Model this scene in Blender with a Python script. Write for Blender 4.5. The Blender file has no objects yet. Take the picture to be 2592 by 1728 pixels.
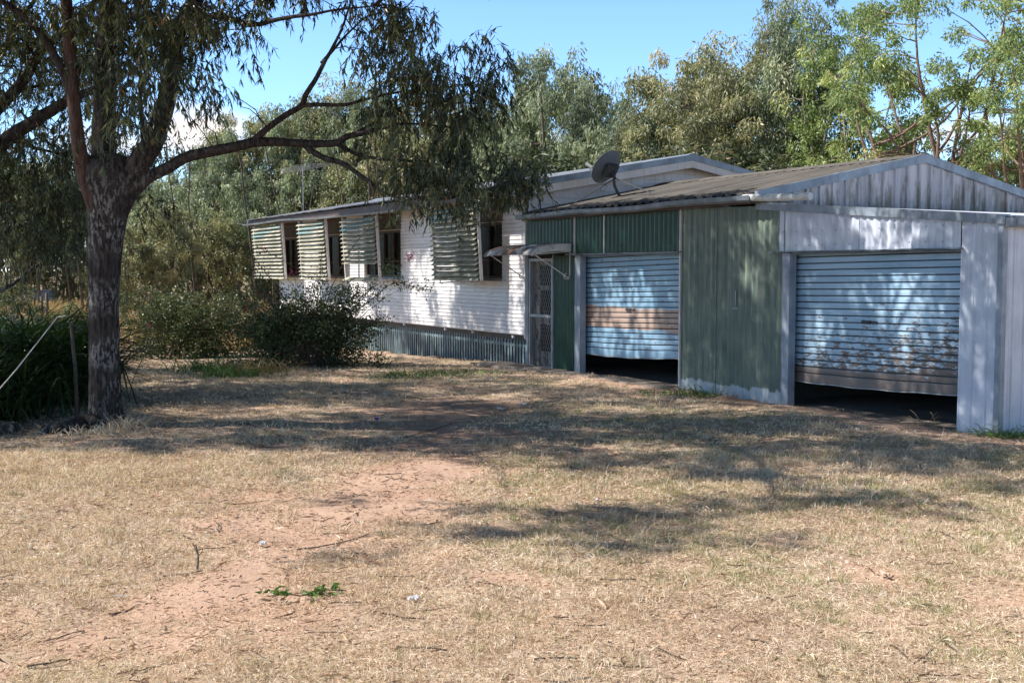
import bpy, math, random
import numpy as np
from mathutils import Vector, Matrix
rng = np.random.default_rng(7); random.seed(7)
S = bpy.context.scene; COL = S.collection
PI = math.pi

# ------------------------------------------------------------------ camera frame and layout measuring
F = 2850.; CX = 1296.; CY = 864.; HZ = 682.; H = 1.8
PITCH = math.atan((CY-HZ)/F); cp, sp = math.cos(PITCH), math.sin(PITCH)
_n = math.hypot(1596, F/cp); _d = (-1596/_n, (F/cp)/_n); Pv = (_d[1], -_d[0]); Rv = (-_d[0], -_d[1])
def ray(x, y):
    a = (x-CX)/F; b = (CY-y)/F
    return (a, cp+b*sp, -sp+b*cp)
def at_z(x, y, z=0.):
    r = ray(x, y); t = (z-H)/r[2]; return (r[0]*t, r[1]*t, z)
def at_Y(x, y, Y):
    r = ray(x, y); t = Y/r[1]; return (r[0]*t, Y, H+r[2]*t)
K = 2592/2352.
def atD(x, y, Y): return at_Y(x*K, y*K, Y)
def gzD(x, y, z=0.): return at_z(x*K, y*K, z)
O = at_z(2525, 1099, 0)
def glob(l): return (O[0]+l[0]*Rv[0]+l[1]*Pv[0], O[1]+l[0]*Rv[1]+l[1]*Pv[1], l[2])
def loc(q):
    v = (q[0]-O[0], q[1]-O[1]); return (v[0]*Rv[0]+v[1]*Rv[1], v[0]*Pv[0]+v[1]*Pv[1], q[2])
def fac(x, y, w=0.):
    r = ray(x, y); o = glob((0, w, 0)); t = (o[0]*Pv[0]+o[1]*Pv[1])/(r[0]*Pv[0]+r[1]*Pv[1])
    return loc((r[0]*t, r[1]*t, H+r[2]*t))
BROT = math.atan2(Rv[1], Rv[0])

# ------------------------------------------------------------------ numeric helpers
def vnoise(x, y, scale, seed=0):
    x = np.asarray(x, float)*scale+1000; y = np.asarray(y, float)*scale+1000
    xi = np.floor(x).astype(np.int64); yi = np.floor(y).astype(np.int64); fx = x-xi; fy = y-yi
    def h(a, b):
        n = (a*374761393+b*668265263+seed*974634777) & 0xffffffff
        n = ((n ^ (n >> 13))*1274126177) & 0xffffffff
        return ((n ^ (n >> 16)) & 0xffff)/65535.
    fx = fx*fx*(3-2*fx); fy = fy*fy*(3-2*fy)
    return (h(xi, yi)*(1-fx)+h(xi+1, yi)*fx)*(1-fy)+(h(xi, yi+1)*(1-fx)+h(xi+1, yi+1)*fx)*fy
def fbm(x, y, s, seed=0):
    return (vnoise(x, y, s, seed)*.5+vnoise(x, y, s*2.1, seed+1)*.28+vnoise(x, y, s*4.7, seed+2)*.22)
def unit(v):
    return v/np.maximum(np.linalg.norm(v, axis=-1, keepdims=True), 1e-9)

# ------------------------------------------------------------------ objects
def tag(o, label=None, cat=None, group=None, kind=None):
    if label: o['label'] = label
    if cat: o['category'] = cat
    if group: o['group'] = group
    if kind: o['kind'] = kind
    return o
def empty(name, loc_, rz=0.):
    o = bpy.data.objects.new(name, None); COL.objects.link(o); o.location = loc_; o.rotation_euler = (0, 0, rz)
    o.empty_display_size = .2
    return o
def npmesh(name, V, Fc, tint=None, smooth=False):
    V = np.asarray(V, np.float32).reshape(-1, 3); Fc = np.asarray(Fc, np.int32); k = Fc.shape[1]
    me = bpy.data.meshes.new(name); me.vertices.add(len(V)); me.vertices.foreach_set('co', V.ravel())
    me.loops.add(Fc.size); me.loops.foreach_set('vertex_index', Fc.ravel())
    me.polygons.add(len(Fc)); me.polygons.foreach_set('loop_start', np.arange(0, Fc.size, k, dtype=np.int32))
    me.polygons.foreach_set('use_smooth', np.full(len(Fc), smooth))
    if tint is not None:
        a = me.attributes.new('tint', 'FLOAT', 'POINT'); a.data.foreach_set('value', np.asarray(tint, np.float32))
    me.update(calc_edges=True); me.validate()
    return me
def link(name, me, mat, parent=None):
    o = bpy.data.objects.new(name, me); COL.objects.link(o)
    if mat and not me.materials: me.materials.append(mat)
    if parent: o.parent = parent
    return o
class MB:
    def __init__(s): s.v = []; s.f = []
    def add(s, vs, fs):
        b = len(s.v); s.v += [tuple(p) for p in vs]; s.f += [tuple(b+i for i in f) for f in fs]; return s
    def box(s, x0, x1, y0, y1, z0, z1):
        return s.add([(x0,y0,z0),(x1,y0,z0),(x1,y1,z0),(x0,y1,z0),(x0,y0,z1),(x1,y0,z1),(x1,y1,z1),(x0,y1,z1)],
                     [(0,3,2,1),(4,5,6,7),(0,1,5,4),(1,2,6,5),(2,3,7,6),(3,0,4,7)])
    def hexa(s, p): # eight corners in box order
        return s.add(p, [(0,3,2,1),(4,5,6,7),(0,1,5,4),(1,2,6,5),(2,3,7,6),(3,0,4,7)])
    def prism(s, prof, axis, a, b): # prof list of 2D, extruded along axis ('x' uses (y,z), 'y' uses (x,z))
        f = (lambda q, t: (t, q[0], q[1])) if axis == 'x' else ((lambda q, t: (q[0], t, q[1])) if axis == 'y' else (lambda q, t: (q[0], q[1], t)))
        n = len(prof); vs = [f(q, a) for q in prof]+[f(q, b) for q in prof]
        fs = [(i, (i+1) % n, n+(i+1) % n, n+i) for i in range(n)]+[tuple(range(n))[::-1], tuple(range(n, 2*n))]
        return s.add(vs, fs)
    def tube(s, pts, r, n=8, cap=True):
        pts = [Vector(p) for p in pts]; rr = r if isinstance(r, (list, tuple)) else [r]*len(pts); b = len(s.v)
        for i, p in enumerate(pts):
            t = (pts[min(i+1, len(pts)-1)]-pts[max(i-1, 0)]).normalized()
            u = t.cross(Vector((.3, .2, 1))).normalized() if abs(t.z) < .95 else t.cross(Vector((1, .1, 0))).normalized()
            w = t.cross(u)
            for k in range(n):
                a = 2*PI*k/n; s.v.append(tuple(p+(u*math.cos(a)+w*math.sin(a))*rr[i]))
        for i in range(len(pts)-1):
            for k in range(n):
                s.f.append((b+i*n+k, b+i*n+(k+1) % n, b+(i+1)*n+(k+1) % n, b+(i+1)*n+k))
        if cap: s.f.append(tuple(b+k for k in range(n))[::-1]); s.f.append(tuple(b+(len(pts)-1)*n+k for k in range(n)))
        return s
    def grid(s, P): # P[i][j] points
        b = len(s.v); m = len(P[0])
        for r_ in P: s.v += [tuple(q) for q in r_]
        for i in range(len(P)-1):
            for j in range(m-1): s.f.append((b+i*m+j, b+(i+1)*m+j, b+(i+1)*m+j+1, b+i*m+j+1))
        return s
    def build(s, name, mat, parent=None, smooth=False, off=(0,0,0)):
        me = bpy.data.meshes.new(name)
        me.from_pydata([(a-off[0], b-off[1], c-off[2]) for a, b, c in s.v], [], s.f); me.update()
        if smooth:
            for p_ in me.polygons: p_.use_smooth = True
        return link(name, me, mat, parent)

def tubes(P, Rr, sides=3):
    """P (N,K,3) polylines, Rr (N,K) radii -> verts, quads"""
    P = np.asarray(P, float); N, Kk, _ = P.shape
    T = np.empty_like(P); T[:, 1:-1] = P[:, 2:]-P[:, :-2]; T[:, 0] = P[:, 1]-P[:, 0]; T[:, -1] = P[:, -1]-P[:, -2]; T = unit(T)
    ref = np.where(np.abs(T[..., 2:3]) > .9, np.array([1., .13, 0]), np.array([.12, .2, 1.]))
    U = np.empty_like(T); U[:, 0] = unit(np.cross(T[:, 0], ref[:, 0]))
    for k in range(1, Kk): U[:, k] = unit(U[:, k-1]-np.sum(U[:, k-1]*T[:, k], -1, keepdims=True)*T[:, k])
    W = np.cross(T, U); a = np.arange(sides)*2*PI/sides
    V = P[:, :, None]+(U[:, :, None]*np.cos(a)[None, None, :, None]+W[:, :, None]*np.sin(a)[None, None, :, None])*np.asarray(Rr)[:, :, None, None]
    idx = np.arange(N*Kk*sides).reshape(N, Kk, sides); nx = np.roll(idx, -1, 2)
    Fq = np.stack([idx[:, :-1], nx[:, :-1], nx[:, 1:], idx[:, 1:]], -1).reshape(-1, 4)
    return V.reshape(-1, 3), Fq
def leafquads(P, D, L, W, tint, fold=.25):
    """lance-shaped leaves: base P, direction D, length L, width W"""
    N = len(P); D = unit(D); rnd = rng.normal(size=(N, 3)); Sd = unit(np.cross(D, rnd)); Nn = np.cross(D, Sd)
    L = np.broadcast_to(L, (N,))[:, None]; W = np.broadcast_to(W, (N,))[:, None]
    bend = Nn*L*rng.uniform(-.18, .18, (N, 1))
    a = P; b = P+D*L*.42+Sd*W*.5+Nn*W*fold+bend*.5; c = P+D*L+bend*0-bend; d = P+D*L*.42-Sd*W*.5+Nn*W*fold+bend*.5
    V = np.stack([a, b, c, d], 1).reshape(-1, 3); return V, np.arange(4*N).reshape(N, 4), np.repeat(tint, 4)
def merge(parts):
    Vs, Fs, Ts, b = [], [], [], 0
    for p in parts:
        Vs.append(p[0]); Fs.append(p[1]+b); b += len(p[0]); Ts.append(p[2] if len(p) > 2 else np.zeros(len(p[0])))
    return np.concatenate(Vs), np.concatenate(Fs), np.concatenate(Ts)

# ------------------------------------------------------------------ materials
class NT:
    def __init__(s, name):
        s.m = bpy.data.materials.new(name); s.m.use_nodes = True; s.t = s.m.node_tree; s.t.nodes.clear()
        s.out = s.t.nodes.new('ShaderNodeOutputMaterial'); s.tc = s.t.nodes.new('ShaderNodeTexCoord')
    def n(s, typ, **kw):
        nd = s.t.nodes.new(typ)
        for k, v in kw.items():
            if k[:2] == 'i_': s.put(nd.inputs[int(k[2:])], v)
            else: setattr(nd, k, v)
        return nd
    def put(s, sock, v):
        if isinstance(v, bpy.types.NodeSocket): s.t.links.new(v, sock)
        elif isinstance(v, (tuple, list)) and len(v) == 3 and sock.type == 'RGBA': sock.default_value = (*v, 1)
        else: sock.default_value = v
    def noise(s, scale=5, detail=4, stretch=(1, 1, 1), rough=.55, seed=0, out='Fac', coord='Object', dist=0.):
        mp = s.n('ShaderNodeMapping'); s.t.links.new(s.tc.outputs[coord], mp.inputs[0]); mp.inputs['Scale'].default_value = stretch
        mp.inputs['Location'].default_value = (seed*3.7, seed*1.3, seed*2.1)
        nn = s.n('ShaderNodeTexNoise'); nn.inputs['Scale'].default_value = scale; nn.inputs['Detail'].default_value = detail
        nn.inputs['Roughness'].default_value = rough; nn.inputs['Distortion'].default_value = dist; s.t.links.new(mp.outputs[0], nn.inputs['Vector'])
        return nn.outputs[out]
    def ramp(s, f, stops, interp='LINEAR'):
        r = s.n('ShaderNodeValToRGB'); cr = r.color_ramp; cr.interpolation = interp
        while len(cr.elements) < len(stops): cr.elements.new(.5)
        for e, (p, c) in zip(cr.elements, stops):
            e.position = p; e.color = (*c, 1) if isinstance(c, (tuple, list)) else (c, c, c, 1)
        s.put(r.inputs[0], f); return r.outputs[0]
    def mix(s, f, a, b, mode='MIX'):
        m = s.n('ShaderNodeMix'); m.data_type = 'RGBA'; m.blend_type = mode
        s.put(m.inputs[0], f); s.put(m.inputs[6], a); s.put(m.inputs[7], b); return m.outputs[2]
    def math(s, op, a, b=0., c=None, clamp=False):
        m = s.n('ShaderNodeMath'); m.operation = op; m.use_clamp = clamp; s.put(m.inputs[0], a); s.put(m.inputs[1], b)
        if c is not None: s.put(m.inputs[2], c)
        return m.outputs[0]
    def xyz(s):
        x = s.n('ShaderNodeSeparateXYZ'); s.t.links.new(s.tc.outputs['Object'], x.inputs[0]); return x.outputs
    def attr(s, name='tint'):
        a = s.n('ShaderNodeAttribute'); a.attribute_name = name; return a.outputs['Fac']
    def bump(s, h, strength=.3, dist=.01):
        b = s.n('ShaderNodeBump'); b.inputs['Strength'].default_value = strength; b.inputs['Distance'].default_value = dist
        s.put(b.inputs['Height'], h); return b.outputs[0]
    def done(s, col, rough=.7, metal=0., spec=.4, normal=None, trans=0., transcol=None):
        p = s.n('ShaderNodeBsdfPrincipled'); s.put(p.inputs['Base Color'], col); s.put(p.inputs['Roughness'], rough)
        p.inputs['Metallic'].default_value = metal; p.inputs['Specular IOR Level'].default_value = spec
        if normal is not None: s.put(p.inputs['Normal'], normal)
        o = p.outputs[0]
        if trans > 0:
            tr = s.n('ShaderNodeBsdfTranslucent'); s.put(tr.inputs[0], transcol if transcol is not None else col)
            mx = s.n('ShaderNodeMixShader'); mx.inputs[0].default_value = trans; s.t.links.new(o, mx.inputs[1]); s.t.links.new(tr.outputs[0], mx.inputs[2]); o = mx.outputs[0]
        s.t.links.new(o, s.out.inputs[0]); return s.m
M = {}
def paint(name, c1, c2, dirt=(.12, .09, .07), dirt_amt=.35, streak=(14, 14, .8), rough=.55, spec=.35, scale=2.5, bump=.1):
    t = NT(name); base = t.mix(t.ramp(t.noise(scale, 5), [(.35, 0.), (.65, 1.)]), c1, c2)
    st = t.ramp(t.noise(1, 6, streak, .65, 3), [(.5, 0.), (.78, 1.)])
    fine = t.noise(60, 3, seed=5)
    base = t.mix(t.math('MULTIPLY', st, dirt_amt), base, dirt)
    base = t.mix(t.ramp(fine, [(.6, 0.), (.75, dirt_amt*.5)]), base, dirt)
    return t.done(base, rough, spec=spec, normal=t.bump(t.noise(30, 4, seed=2), bump, .004))
M['boards'] = paint('weatherboard_paint', (.80, .76, .74), (.70, .66, .64), (.30, .25, .21), .35, (3, 3, 9), .45, .4)
M['board_trim'] = paint('trim_paint', (.74, .70, .68), (.58, .55, .55), (.22, .20, .2), .5, (9, 9, 3))
M['barge_white'] = paint('barge_paint', (.72, .66, .62), (.62, .55, .5), (.35, .22, .16), .5)
M['zinc'] = paint('galvanised_flashing', (.17, .205, .25), (.29, .34, .40), (.06, .07, .085), .75, (5, 5, 2), .45, .5, 3)
M['zinc_dark'] = paint('weathered_gutter', (.10, .12, .145), (.20, .235, .27), (.05, .05, .05), .6, (6, 6, 3), .45, .5, 3)
M['pvc'] = paint('pipe_plastic', (.72, .73, .72), (.6, .62, .6), (.08, .10, .07), .7, (6, 6, 6), .5)
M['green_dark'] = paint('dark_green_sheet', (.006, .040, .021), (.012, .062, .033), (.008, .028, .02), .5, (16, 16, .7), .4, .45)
M['groove_shade'] = paint('shade_in_grooves', (.05, .075, .10), (.08, .10, .12), (.02, .02, .02), .5)  # painted shade: dark colour for the roller door grooves
M['post'] = paint('flaking_post_paint', (.19, .235, .30), (.33, .37, .43), (.16, .15, .15), .7, (12, 12, 1.2))
M['white_sheet'] = paint('chalky_white_sheet', (.50, .545, .64), (.64, .68, .76), (.26, .24, .27), .55, (13, 13, .7), .5)
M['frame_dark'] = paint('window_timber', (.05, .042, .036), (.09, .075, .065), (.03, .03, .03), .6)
M['lattice'] = paint('batten_paint', (.14, .20, .215), (.22, .29, .31), (.06, .08, .08), .5, (10, 10, 1.5))
M['concrete'] = paint('old_concrete', (.33, .28, .24), (.25, .21, .18), (.10, .08, .06), .5, (2, 2, 2), .9, .2)
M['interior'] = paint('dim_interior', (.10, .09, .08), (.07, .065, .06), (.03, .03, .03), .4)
M['alu'] = paint('aluminium_frame', (.26, .28, .29), (.36, .38, .40), (.15, .13, .12), .5, (10, 10, 2), .4, .5)
M['dish'] = paint('dish_enamel', (.10, .115, .135), (.13, .145, .165), (.05, .05, .05), .4, (3, 3, 3), .5)
M['dish_metal'] = paint('dark_steel', (.045, .048, .052), (.07, .07, .075), (.03, .03, .03), .4)
M['grey_timber'] = paint('grey_timber', (.17, .145, .12), (.10, .085, .07), (.07, .05, .04), .6, (20, 20, 2), .9, .1)
M['pale_pole'] = paint('pale_pole', (.62, .62, .58), (.5, .5, .46), (.2, .18, .15), .5)
M['reddish_timber'] = paint('reddish_timber', (.11, .065, .052), (.07, .045, .036), (.05, .04, .03), .5)
t = NT('glass_dark'); M['glass'] = t.done((.008, .008, .009), .3, spec=.08)
t = NT('diamond_mesh_wire'); M['wire'] = t.done(t.mix(t.noise(20, 3), (.38, .38, .37), (.2, .17, .15)), .5, .3)
t = NT('peeling_door'); M['door_white'] = t.done(t.mix(t.ramp(t.noise(14, 6, (1, 1, .5)), [(.5, 0.), (.56, 1.)]), (.27, .255, .24), (.06, .05, .045)), .7)
# green side sheet with lime splashed foot
t = NT('pale_green_sheet'); z = t.xyz()[2]
b_ = t.mix(t.ramp(t.noise(2.2, 5), [(.35, 0.), (.65, 1.)]), (.085, .125, .105), (.13, .175, .14))
b_ = t.mix(t.math('MULTIPLY', t.ramp(t.noise(1, 6, (15, 15, .7), .65, 3), [(.42, 0.), (.75, 1.)]), .6), b_, (.34, .36, .28))
foot = t.ramp(t.math('ADD', t.math('MULTIPLY', z, 4.2), t.math('MULTIPLY', t.noise(7, 6, (1, 1, .35), .7), -1.1)), [(.0, 1.), (.08, 0.)])
b_ = t.mix(t.math('MULTIPLY', foot, .65), b_, (.62, .66, .72))
M['green_pale'] = t.done(b_, .5, normal=t.bump(t.noise(30, 4), .1, .004))
# gable ribbed sheet with mould
t = NT('mouldy_gable_sheet'); z = t.xyz()[2]
b_ = t.mix(t.ramp(t.noise(1, 5, (6, 6, .5)), [(.4, 0.), (.6, 1.)]), (.34, .33, .36), (.50, .48, .50))
mo = t.ramp(t.math('ADD', t.noise(1, 7, (7, 7, 1.6), .7, 4), t.math('MULTIPLY', t.math('SUBTRACT', 3.1, z), .26)), [(.50, 0.), (.66, 1.)])
b_ = t.mix(t.math('MULTIPLY', mo, .85), b_, (.13, .115, .075))
b_ = t.mix(t.ramp(t.noise(2.2, 5, (3, 3, .6), .7, 8), [(.60, 0.), (.76, .7)]), b_, (.32, .16, .09))
M['gable_sheet'] = t.done(b_, .6)
# roofs
t = NT('brown_roof_sheet'); b_ = t.mix(t.ramp(t.noise(1, 6, (3.5, .5, 1), .7), [(.35, 0.), (.62, 1.)]), (.078, .072, .066), (.17, .155, .138))
b_ = t.mix(t.ramp(t.noise(1.2, 7, (6, .8, 1), .7, 5), [(.55, 0.), (.72, .8)]), b_, (.055, .046, .04))
b_ = t.mix(t.ramp(t.noise(25, 5, seed=2), [(.58, 0.), (.72, .6)]), b_, (.24, .205, .17))
M['roof_brown'] = t.done(b_, .85, spec=.2, normal=t.bump(t.noise(40, 4), .2, .005))
t = NT('old_iron_roof'); b_ = t.mix(t.ramp(t.noise(1, 6, (3, .6, 1), .7), [(.4, 0.), (.6, 1.)]), (.07, .07, .085), (.30, .32, .37))
b_ = t.mix(t.ramp(t.noise(1.7, 7, (4, 1, 1), .7, 5), [(.52, 0.), (.66, .8)]), b_, (.10, .055, .035))
M['roof_iron'] = t.done(b_, .55, spec=.5)
t = NT('rusty_awning'); b_ = t.mix(t.ramp(t.noise(1.4, 4, (6, 1, 1), .6, 2), [(.50, 0.), (.56, 1.)]), (.36, .37, .37), (.21, .12, .08))
b_ = t.mix(t.ramp(t.noise(3, 5, (5, 1, 1), .6, 7), [(.56, 0.), (.66, .9)]), b_, (.09, .075, .07))
M['awning'] = t.done(b_, .6)
# louvre slats
t = NT('mossy_louvre_paint'); b_ = t.mix(t.ramp(t.noise(1, 5, (2.5, 2.5, 5), .65), [(.38, 0.), (.55, 1.)]), (.53, .495, .39), (.27, .26, .19))
b_ = t.mix(t.ramp(t.noise(1, 3, (.25, 1, 4.), .5, 9), [(.56, 0.), (.64, 1.)]), b_, (.20, .33, .32))
b_ = t.mix(t.ramp(t.noise(1, 6, (4, 4, 9), .7, 4), [(.56, 0.), (.7, .85)]), b_, (.16, .09, .055))
M['louvre'] = t.done(b_, .65)
# roller doors
def door_mat(name, kind):
    t = NT(name); x, y, z = t.xyz()
    blue = t.mix(t.ramp(t.noise(1, 6, (1.2, 1, 4), .65), [(.35, 0.), (.65, 1.)]), (.20, .36, .50) if kind == 1 else (.27, .43, .58), (.30, .46, .60) if kind == 1 else (.42, .58, .72))
    if kind == 1:
        zz = t.math('ADD', z, t.math('MULTIPLY', t.noise(2.5, 5, seed=3), .16))
        band = t.math('MULTIPLY', t.ramp(t.math('SUBTRACT', zz, .62), [(.27, 0.), (.285, 1.)]), t.ramp(t.math('SUBTRACT', zz, .98), [(.27, 1.), (.285, 0.)]))
        blue = t.mix(t.math('MULTIPLY', band, .95), blue, t.mix(t.noise(3, 5, (1, 1, 3), seed=6), (.50, .35, .26), (.33, .235, .185)))
        blue = t.mix(t.ramp(t.noise(8, 6, (1, 1, 3), seed=4), [(.62, 0.), (.66, .8)]), blue, (.18, .14, .12))
    else:
        low = t.math('MULTIPLY', t.math('SUBTRACT', 1.9, z), .19)
        rgt = t.math('MULTIPLY', t.math('ADD', x, 3.2), .035)
        msk = t.math('ADD', t.math('ADD', low, rgt), t.math('MULTIPLY', t.noise(4.2, 9, (1.5, 1, 5.0), .78, 2), 1.0))
        msk = t.math('ADD', msk, t.math('MULTIPLY', t.noise(11, 4, (1, 1, 5), .7, 6), .28))
        peel = t.ramp(msk, [(.972, 0.), (.984, 1.)])
        rail = t.ramp(t.math('ADD', z, t.math('MULTIPLY', t.noise(6, 5, seed=9), .12)), [(.565, 1.), (.585, 0.)])
        brown = t.mix(t.noise(9, 5, (1, 1, 3)), (.13, .095, .078), (.20, .155, .13))
        blue = t.mix(t.ramp(msk, [(.90, 0.), (.995, .5)]), blue, (.52, .60, .66))
        blue = t.mix(peel, blue, brown); blue = t.mix(t.math('MULTIPLY', rail, .97), blue, t.mix(.25, brown, (.2, .2, .2)))
    return t.done(blue, .42, spec=.45, normal=t.bump(t.noise(2.2, 2), .12, .03))
M['door_a'] = door_mat('faded_blue_door_paint', 1); M['door_b'] = door_mat('peeling_blue_door_paint', 2)
# plants
def leafmat(name, stops, trans=.28, rough=.45, spec=.4):
    t = NT(name); c = t.ramp(t.attr(), stops)
    return t.done(c, rough, spec=spec, trans=trans, transcol=t.mix(1., c, (1.15, 1.2, .7), 'MULTIPLY'))
M['leaf_gum'] = leafmat('drooping_gum_leaf', [(0., (.024, .034, .016)), (.45, (.07, .088, .044)), (.8, (.16, .185, .09)), (.96, (.29, .31, .15)), (1., (.34, .17, .07))], .32, .36, .5)
M['leaf_olive'] = leafmat('olive_gum_leaf', [(0., (0.137, 0.145, 0.081)), (.5, (0.307, 0.307, 0.178)), (.85, (0.501, 0.484, 0.290)), (1., (0.679, 0.549, 0.356))], .30)
M['leaf_grey'] = leafmat('grey_gum_leaf', [(0., (0.135, 0.166, 0.111)), (.5, (0.292, 0.339, 0.229)), (.9, (0.490, 0.537, 0.364)), (1., (0.632, 0.569, 0.395))], .30)
M['leaf_bright'] = leafmat('bright_gum_leaf', [(0., (0.124, 0.178, 0.070)), (.5, (0.296, 0.373, 0.139)), (.9, (0.528, 0.590, 0.233)), (1., (0.652, 0.528, 0.279))], .33)
M['leaf_scrub'] = leafmat('understorey_leaf', [(0., (.04, .055, .025)), (.5, (.11, .13, .065)), (.85, (.21, .22, .12)), (1., (.34, .26, .17))], .28)
M['leaf_bush'] = leafmat('dark_shrub_leaf', [(0., (0.027, 0.053, 0.018)), (.5, (0.081, 0.110, 0.044)), (.85, (0.188, 0.206, 0.088)), (.93, (0.325, 0.237, 0.138)), (1., (0.450, 0.325, 0.200))], .22, .4)
M['leaf_strap'] = leafmat('strap_leaf', [(0., (.014, .036, .012)), (.6, (.035, .07, .024)), (.93, (.06, .10, .035)), (1., (.24, .19, .10))], .15, .4)
M['flower'] = leafmat('magenta_bract', [(0., (.45, .03, .16)), (1., (.62, .10, .26))], .3, .6)
M['straw'] = leafmat('dry_grass', [(0., (.40, .26, .18)), (.35, (.68, .535, .405)), (.7, (.82, .705, .57)), (.82, (.88, .82, .73)), (.86, (.42, .39, .20)), (1., (.25, .27, .11))], .2, .7, .2)
M['tallgrass'] = leafmat('tall_dry_grass', [(0., (.36, .24, .13)), (.6, (.52, .38, .23)), (1., (.30, .26, .12))], .25, .7, .2)
M['litter'] = leafmat('fallen_leaf', [(0., (.30, .18, .12)), (.3, (.42, .27, .18)), (.6, (.46, .30, .20)), (.85, (.58, .46, .34)), (1., (.62, .58, .52))], .05, .7, .2)
M['greenweed'] = leafmat('green_weed_leaf', [(0., (.06, .13, .03)), (1., (.17, .28, .07))], .3)
def bark(name, c1, c2, lich=0., lc=(.42, .42, .40), sc=1.):
    t = NT(name); h = t.noise(1, 8, (30*sc, 30*sc, 3.6*sc), .72)
    c = t.mix(t.ramp(h, [(.38, 0.), (.6, 1.)]), c1, c2)
    if lich:
        m_ = t.ramp(t.noise(1, 7, (30, 30, 11), .68, 4), [(.50, 0.), (.56, 1.)]); zz = t.ramp(t.math('MULTIPLY', t.xyz()[2], .25), [(.62, 1.), (.78, 0.)])
        pt = t.ramp(t.noise(2.2, 3, seed=8), [(.38, 0.), (.55, 1.)])
        c = t.mix(t.math('MULTIPLY', t.math('MULTIPLY', m_, zz), t.math('MULTIPLY', pt, lich)), c, lc)
    return t.done(c, .9, spec=.15, normal=t.bump(h, 1., .06))
M['bark_dark'] = bark('furrowed_bark', (.018, .015, .014), (.085, .072, .066), .75, (.32, .32, .31))
M['bark_red'] = bark('reddish_limb_bark', (.05, .03, .024), (.15, .10, .08))
M['bark_grey'] = bark('grey_brown_bark', (.09, .07, .055), (.22, .175, .14))
M['bark_warm'] = bark('warm_limb_bark', (.16, .10, .075), (.34, .24, .18))
M['bark_pale'] = bark('smooth_pale_bark', (.30, .235, .18), (.50, .40, .32))
M['twig'] = bark('twig_bark', (.12, .08, .06), (.25, .18, .14))

# ------------------------------------------------------------------ ground
PATHP = [(gzD(-150, 1560)), (gzD(330, 1420)), (gzD(560, 1340)), (gzD(660, 1220)), (gzD(840, 1130)), (gzD(1050, 1060)), (gzD(1000, 985)), (gzD(1080, 930))]
def bare(x, y):
    x = np.asarray(x, float); y = np.asarray(y, float); dmin = np.full(x.shape, 1e9)
    for a, b in zip(PATHP[:-1], PATHP[1:]):
        ax, ay, bx, by = a[0], a[1], b[0], b[1]; L2 = (bx-ax)**2+(by-ay)**2
        t_ = np.clip(((x-ax)*(bx-ax)+(y-ay)*(by-ay))/L2, 0, 1); dmin = np.minimum(dmin, np.hypot(x-ax-t_*(bx-ax), y-ay-t_*(by-ay)))
    wd = .6+.045*y
    v = 1.08+.30*np.clip((8.5-y)/2, 0, 1)*(x < .3)-dmin/wd + (fbm(x, y, .9, 3)-.5)*2.6
    spots = (fbm(x, y, 1.1, 21)-.60)*3.2
    lx = (x-O[0])*Rv[0]+(y-O[1])*Rv[1]; lw = (x-O[0])*Pv[0]+(y-O[1])*Pv[1]
    drv = np.where((lw > -1.2) & (lx > -10.6), 1-np.abs(lw+.3)/.9, -1)+(fbm(x, y, 2.1, 8)-.5)
    return np.clip(np.maximum(np.maximum(v, spots), drv), 0, 1)
def gz(x, y):
    x = np.asarray(x, float); y = np.asarray(y, float)
    lx = (x-O[0])*Rv[0]+(y-O[1])*Rv[1]; lw = (x-O[0])*Pv[0]+(y-O[1])*Pv[1]
    near = np.clip(1-np.abs(lw-1.5)/2.2, 0, 1)*(lx > -11)
    z = (fbm(x, y, .5, 40)-.5)*.10+(fbm(x, y, 2.4, 44)-.5)*.035
    z = z*(1-.75*near)-.03*near - .02*np.clip(-lx-9, 0, 14)*np.clip((y-12)/6, 0, 1)
    z = z - bare(x, y)*.015
    inside = (lw > .02) & (lx > -25) & (lx < -.02) & (lw < 7); return np.where(inside, z-.12, z)
def axis(lo, hi, st, far):
    a = list(np.arange(lo, hi, st)); s_ = st
    while a[-1] < far: s_ *= 1.22; a.append(a[-1]+s_)
    s_ = st; pre = [lo]
    while pre[-1] > -far: s_ *= 1.22; pre.append(pre[-1]-s_)
    return np.array(pre[1:][::-1]+a)
gx = axis(-8.5, 8.5, .075, 700); gy = axis(3.5, 22, .075, 900)
XX, YY = np.meshgrid(gx, gy, indexing='ij'); ZZ = gz(XX, YY)
idx = np.arange(XX.size).reshape(XX.shape)
Fq = np.stack([idx[:-1, :-1], idx[1:, :-1], idx[1:, 1:], idx[:-1, 1:]], -1).reshape(-1, 4)
BR = bare(XX, YY)
me = npmesh('ground', np.stack([XX, YY, ZZ], -1), Fq, BR.ravel(), True)
t = NT('dry_earth'); dirt = t.mix(t.ramp(t.noise(1.5, 6), [(.35, 0.), (.65, 1.)]), (.56, .39, .29), (.46, .30, .215))
dirt = t.mix(t.ramp(t.noise(40, 5, seed=2), [(.52, 0.), (.7, .5)]), dirt, (.27, .17, .12))
straw = t.mix(t.ramp(t.noise(18, 8, (1, 1.8, 1), .75), [(.38, 0.), (.62, 1.)]), (.34, .23, .165), (.63, .50, .385))
straw = t.mix(t.ramp(t.noise(.9, 4, seed=6), [(.5, 0.), (.66, .5)]), straw, (.34, .30, .17))
straw = t.mix(t.ramp(t.noise(1.7, 6, seed=12, rough=.65), [(.48, 0.), (.68, .75)]), straw, (.30, .205, .145))
far = t.ramp(t.math('MULTIPLY', t.xyz()[1], .01), [(.25, 0.), (.32, 1.)])
straw = t.mix(t.math('MULTIPLY', far, .6), straw, (.30, .225, .12))
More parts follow.
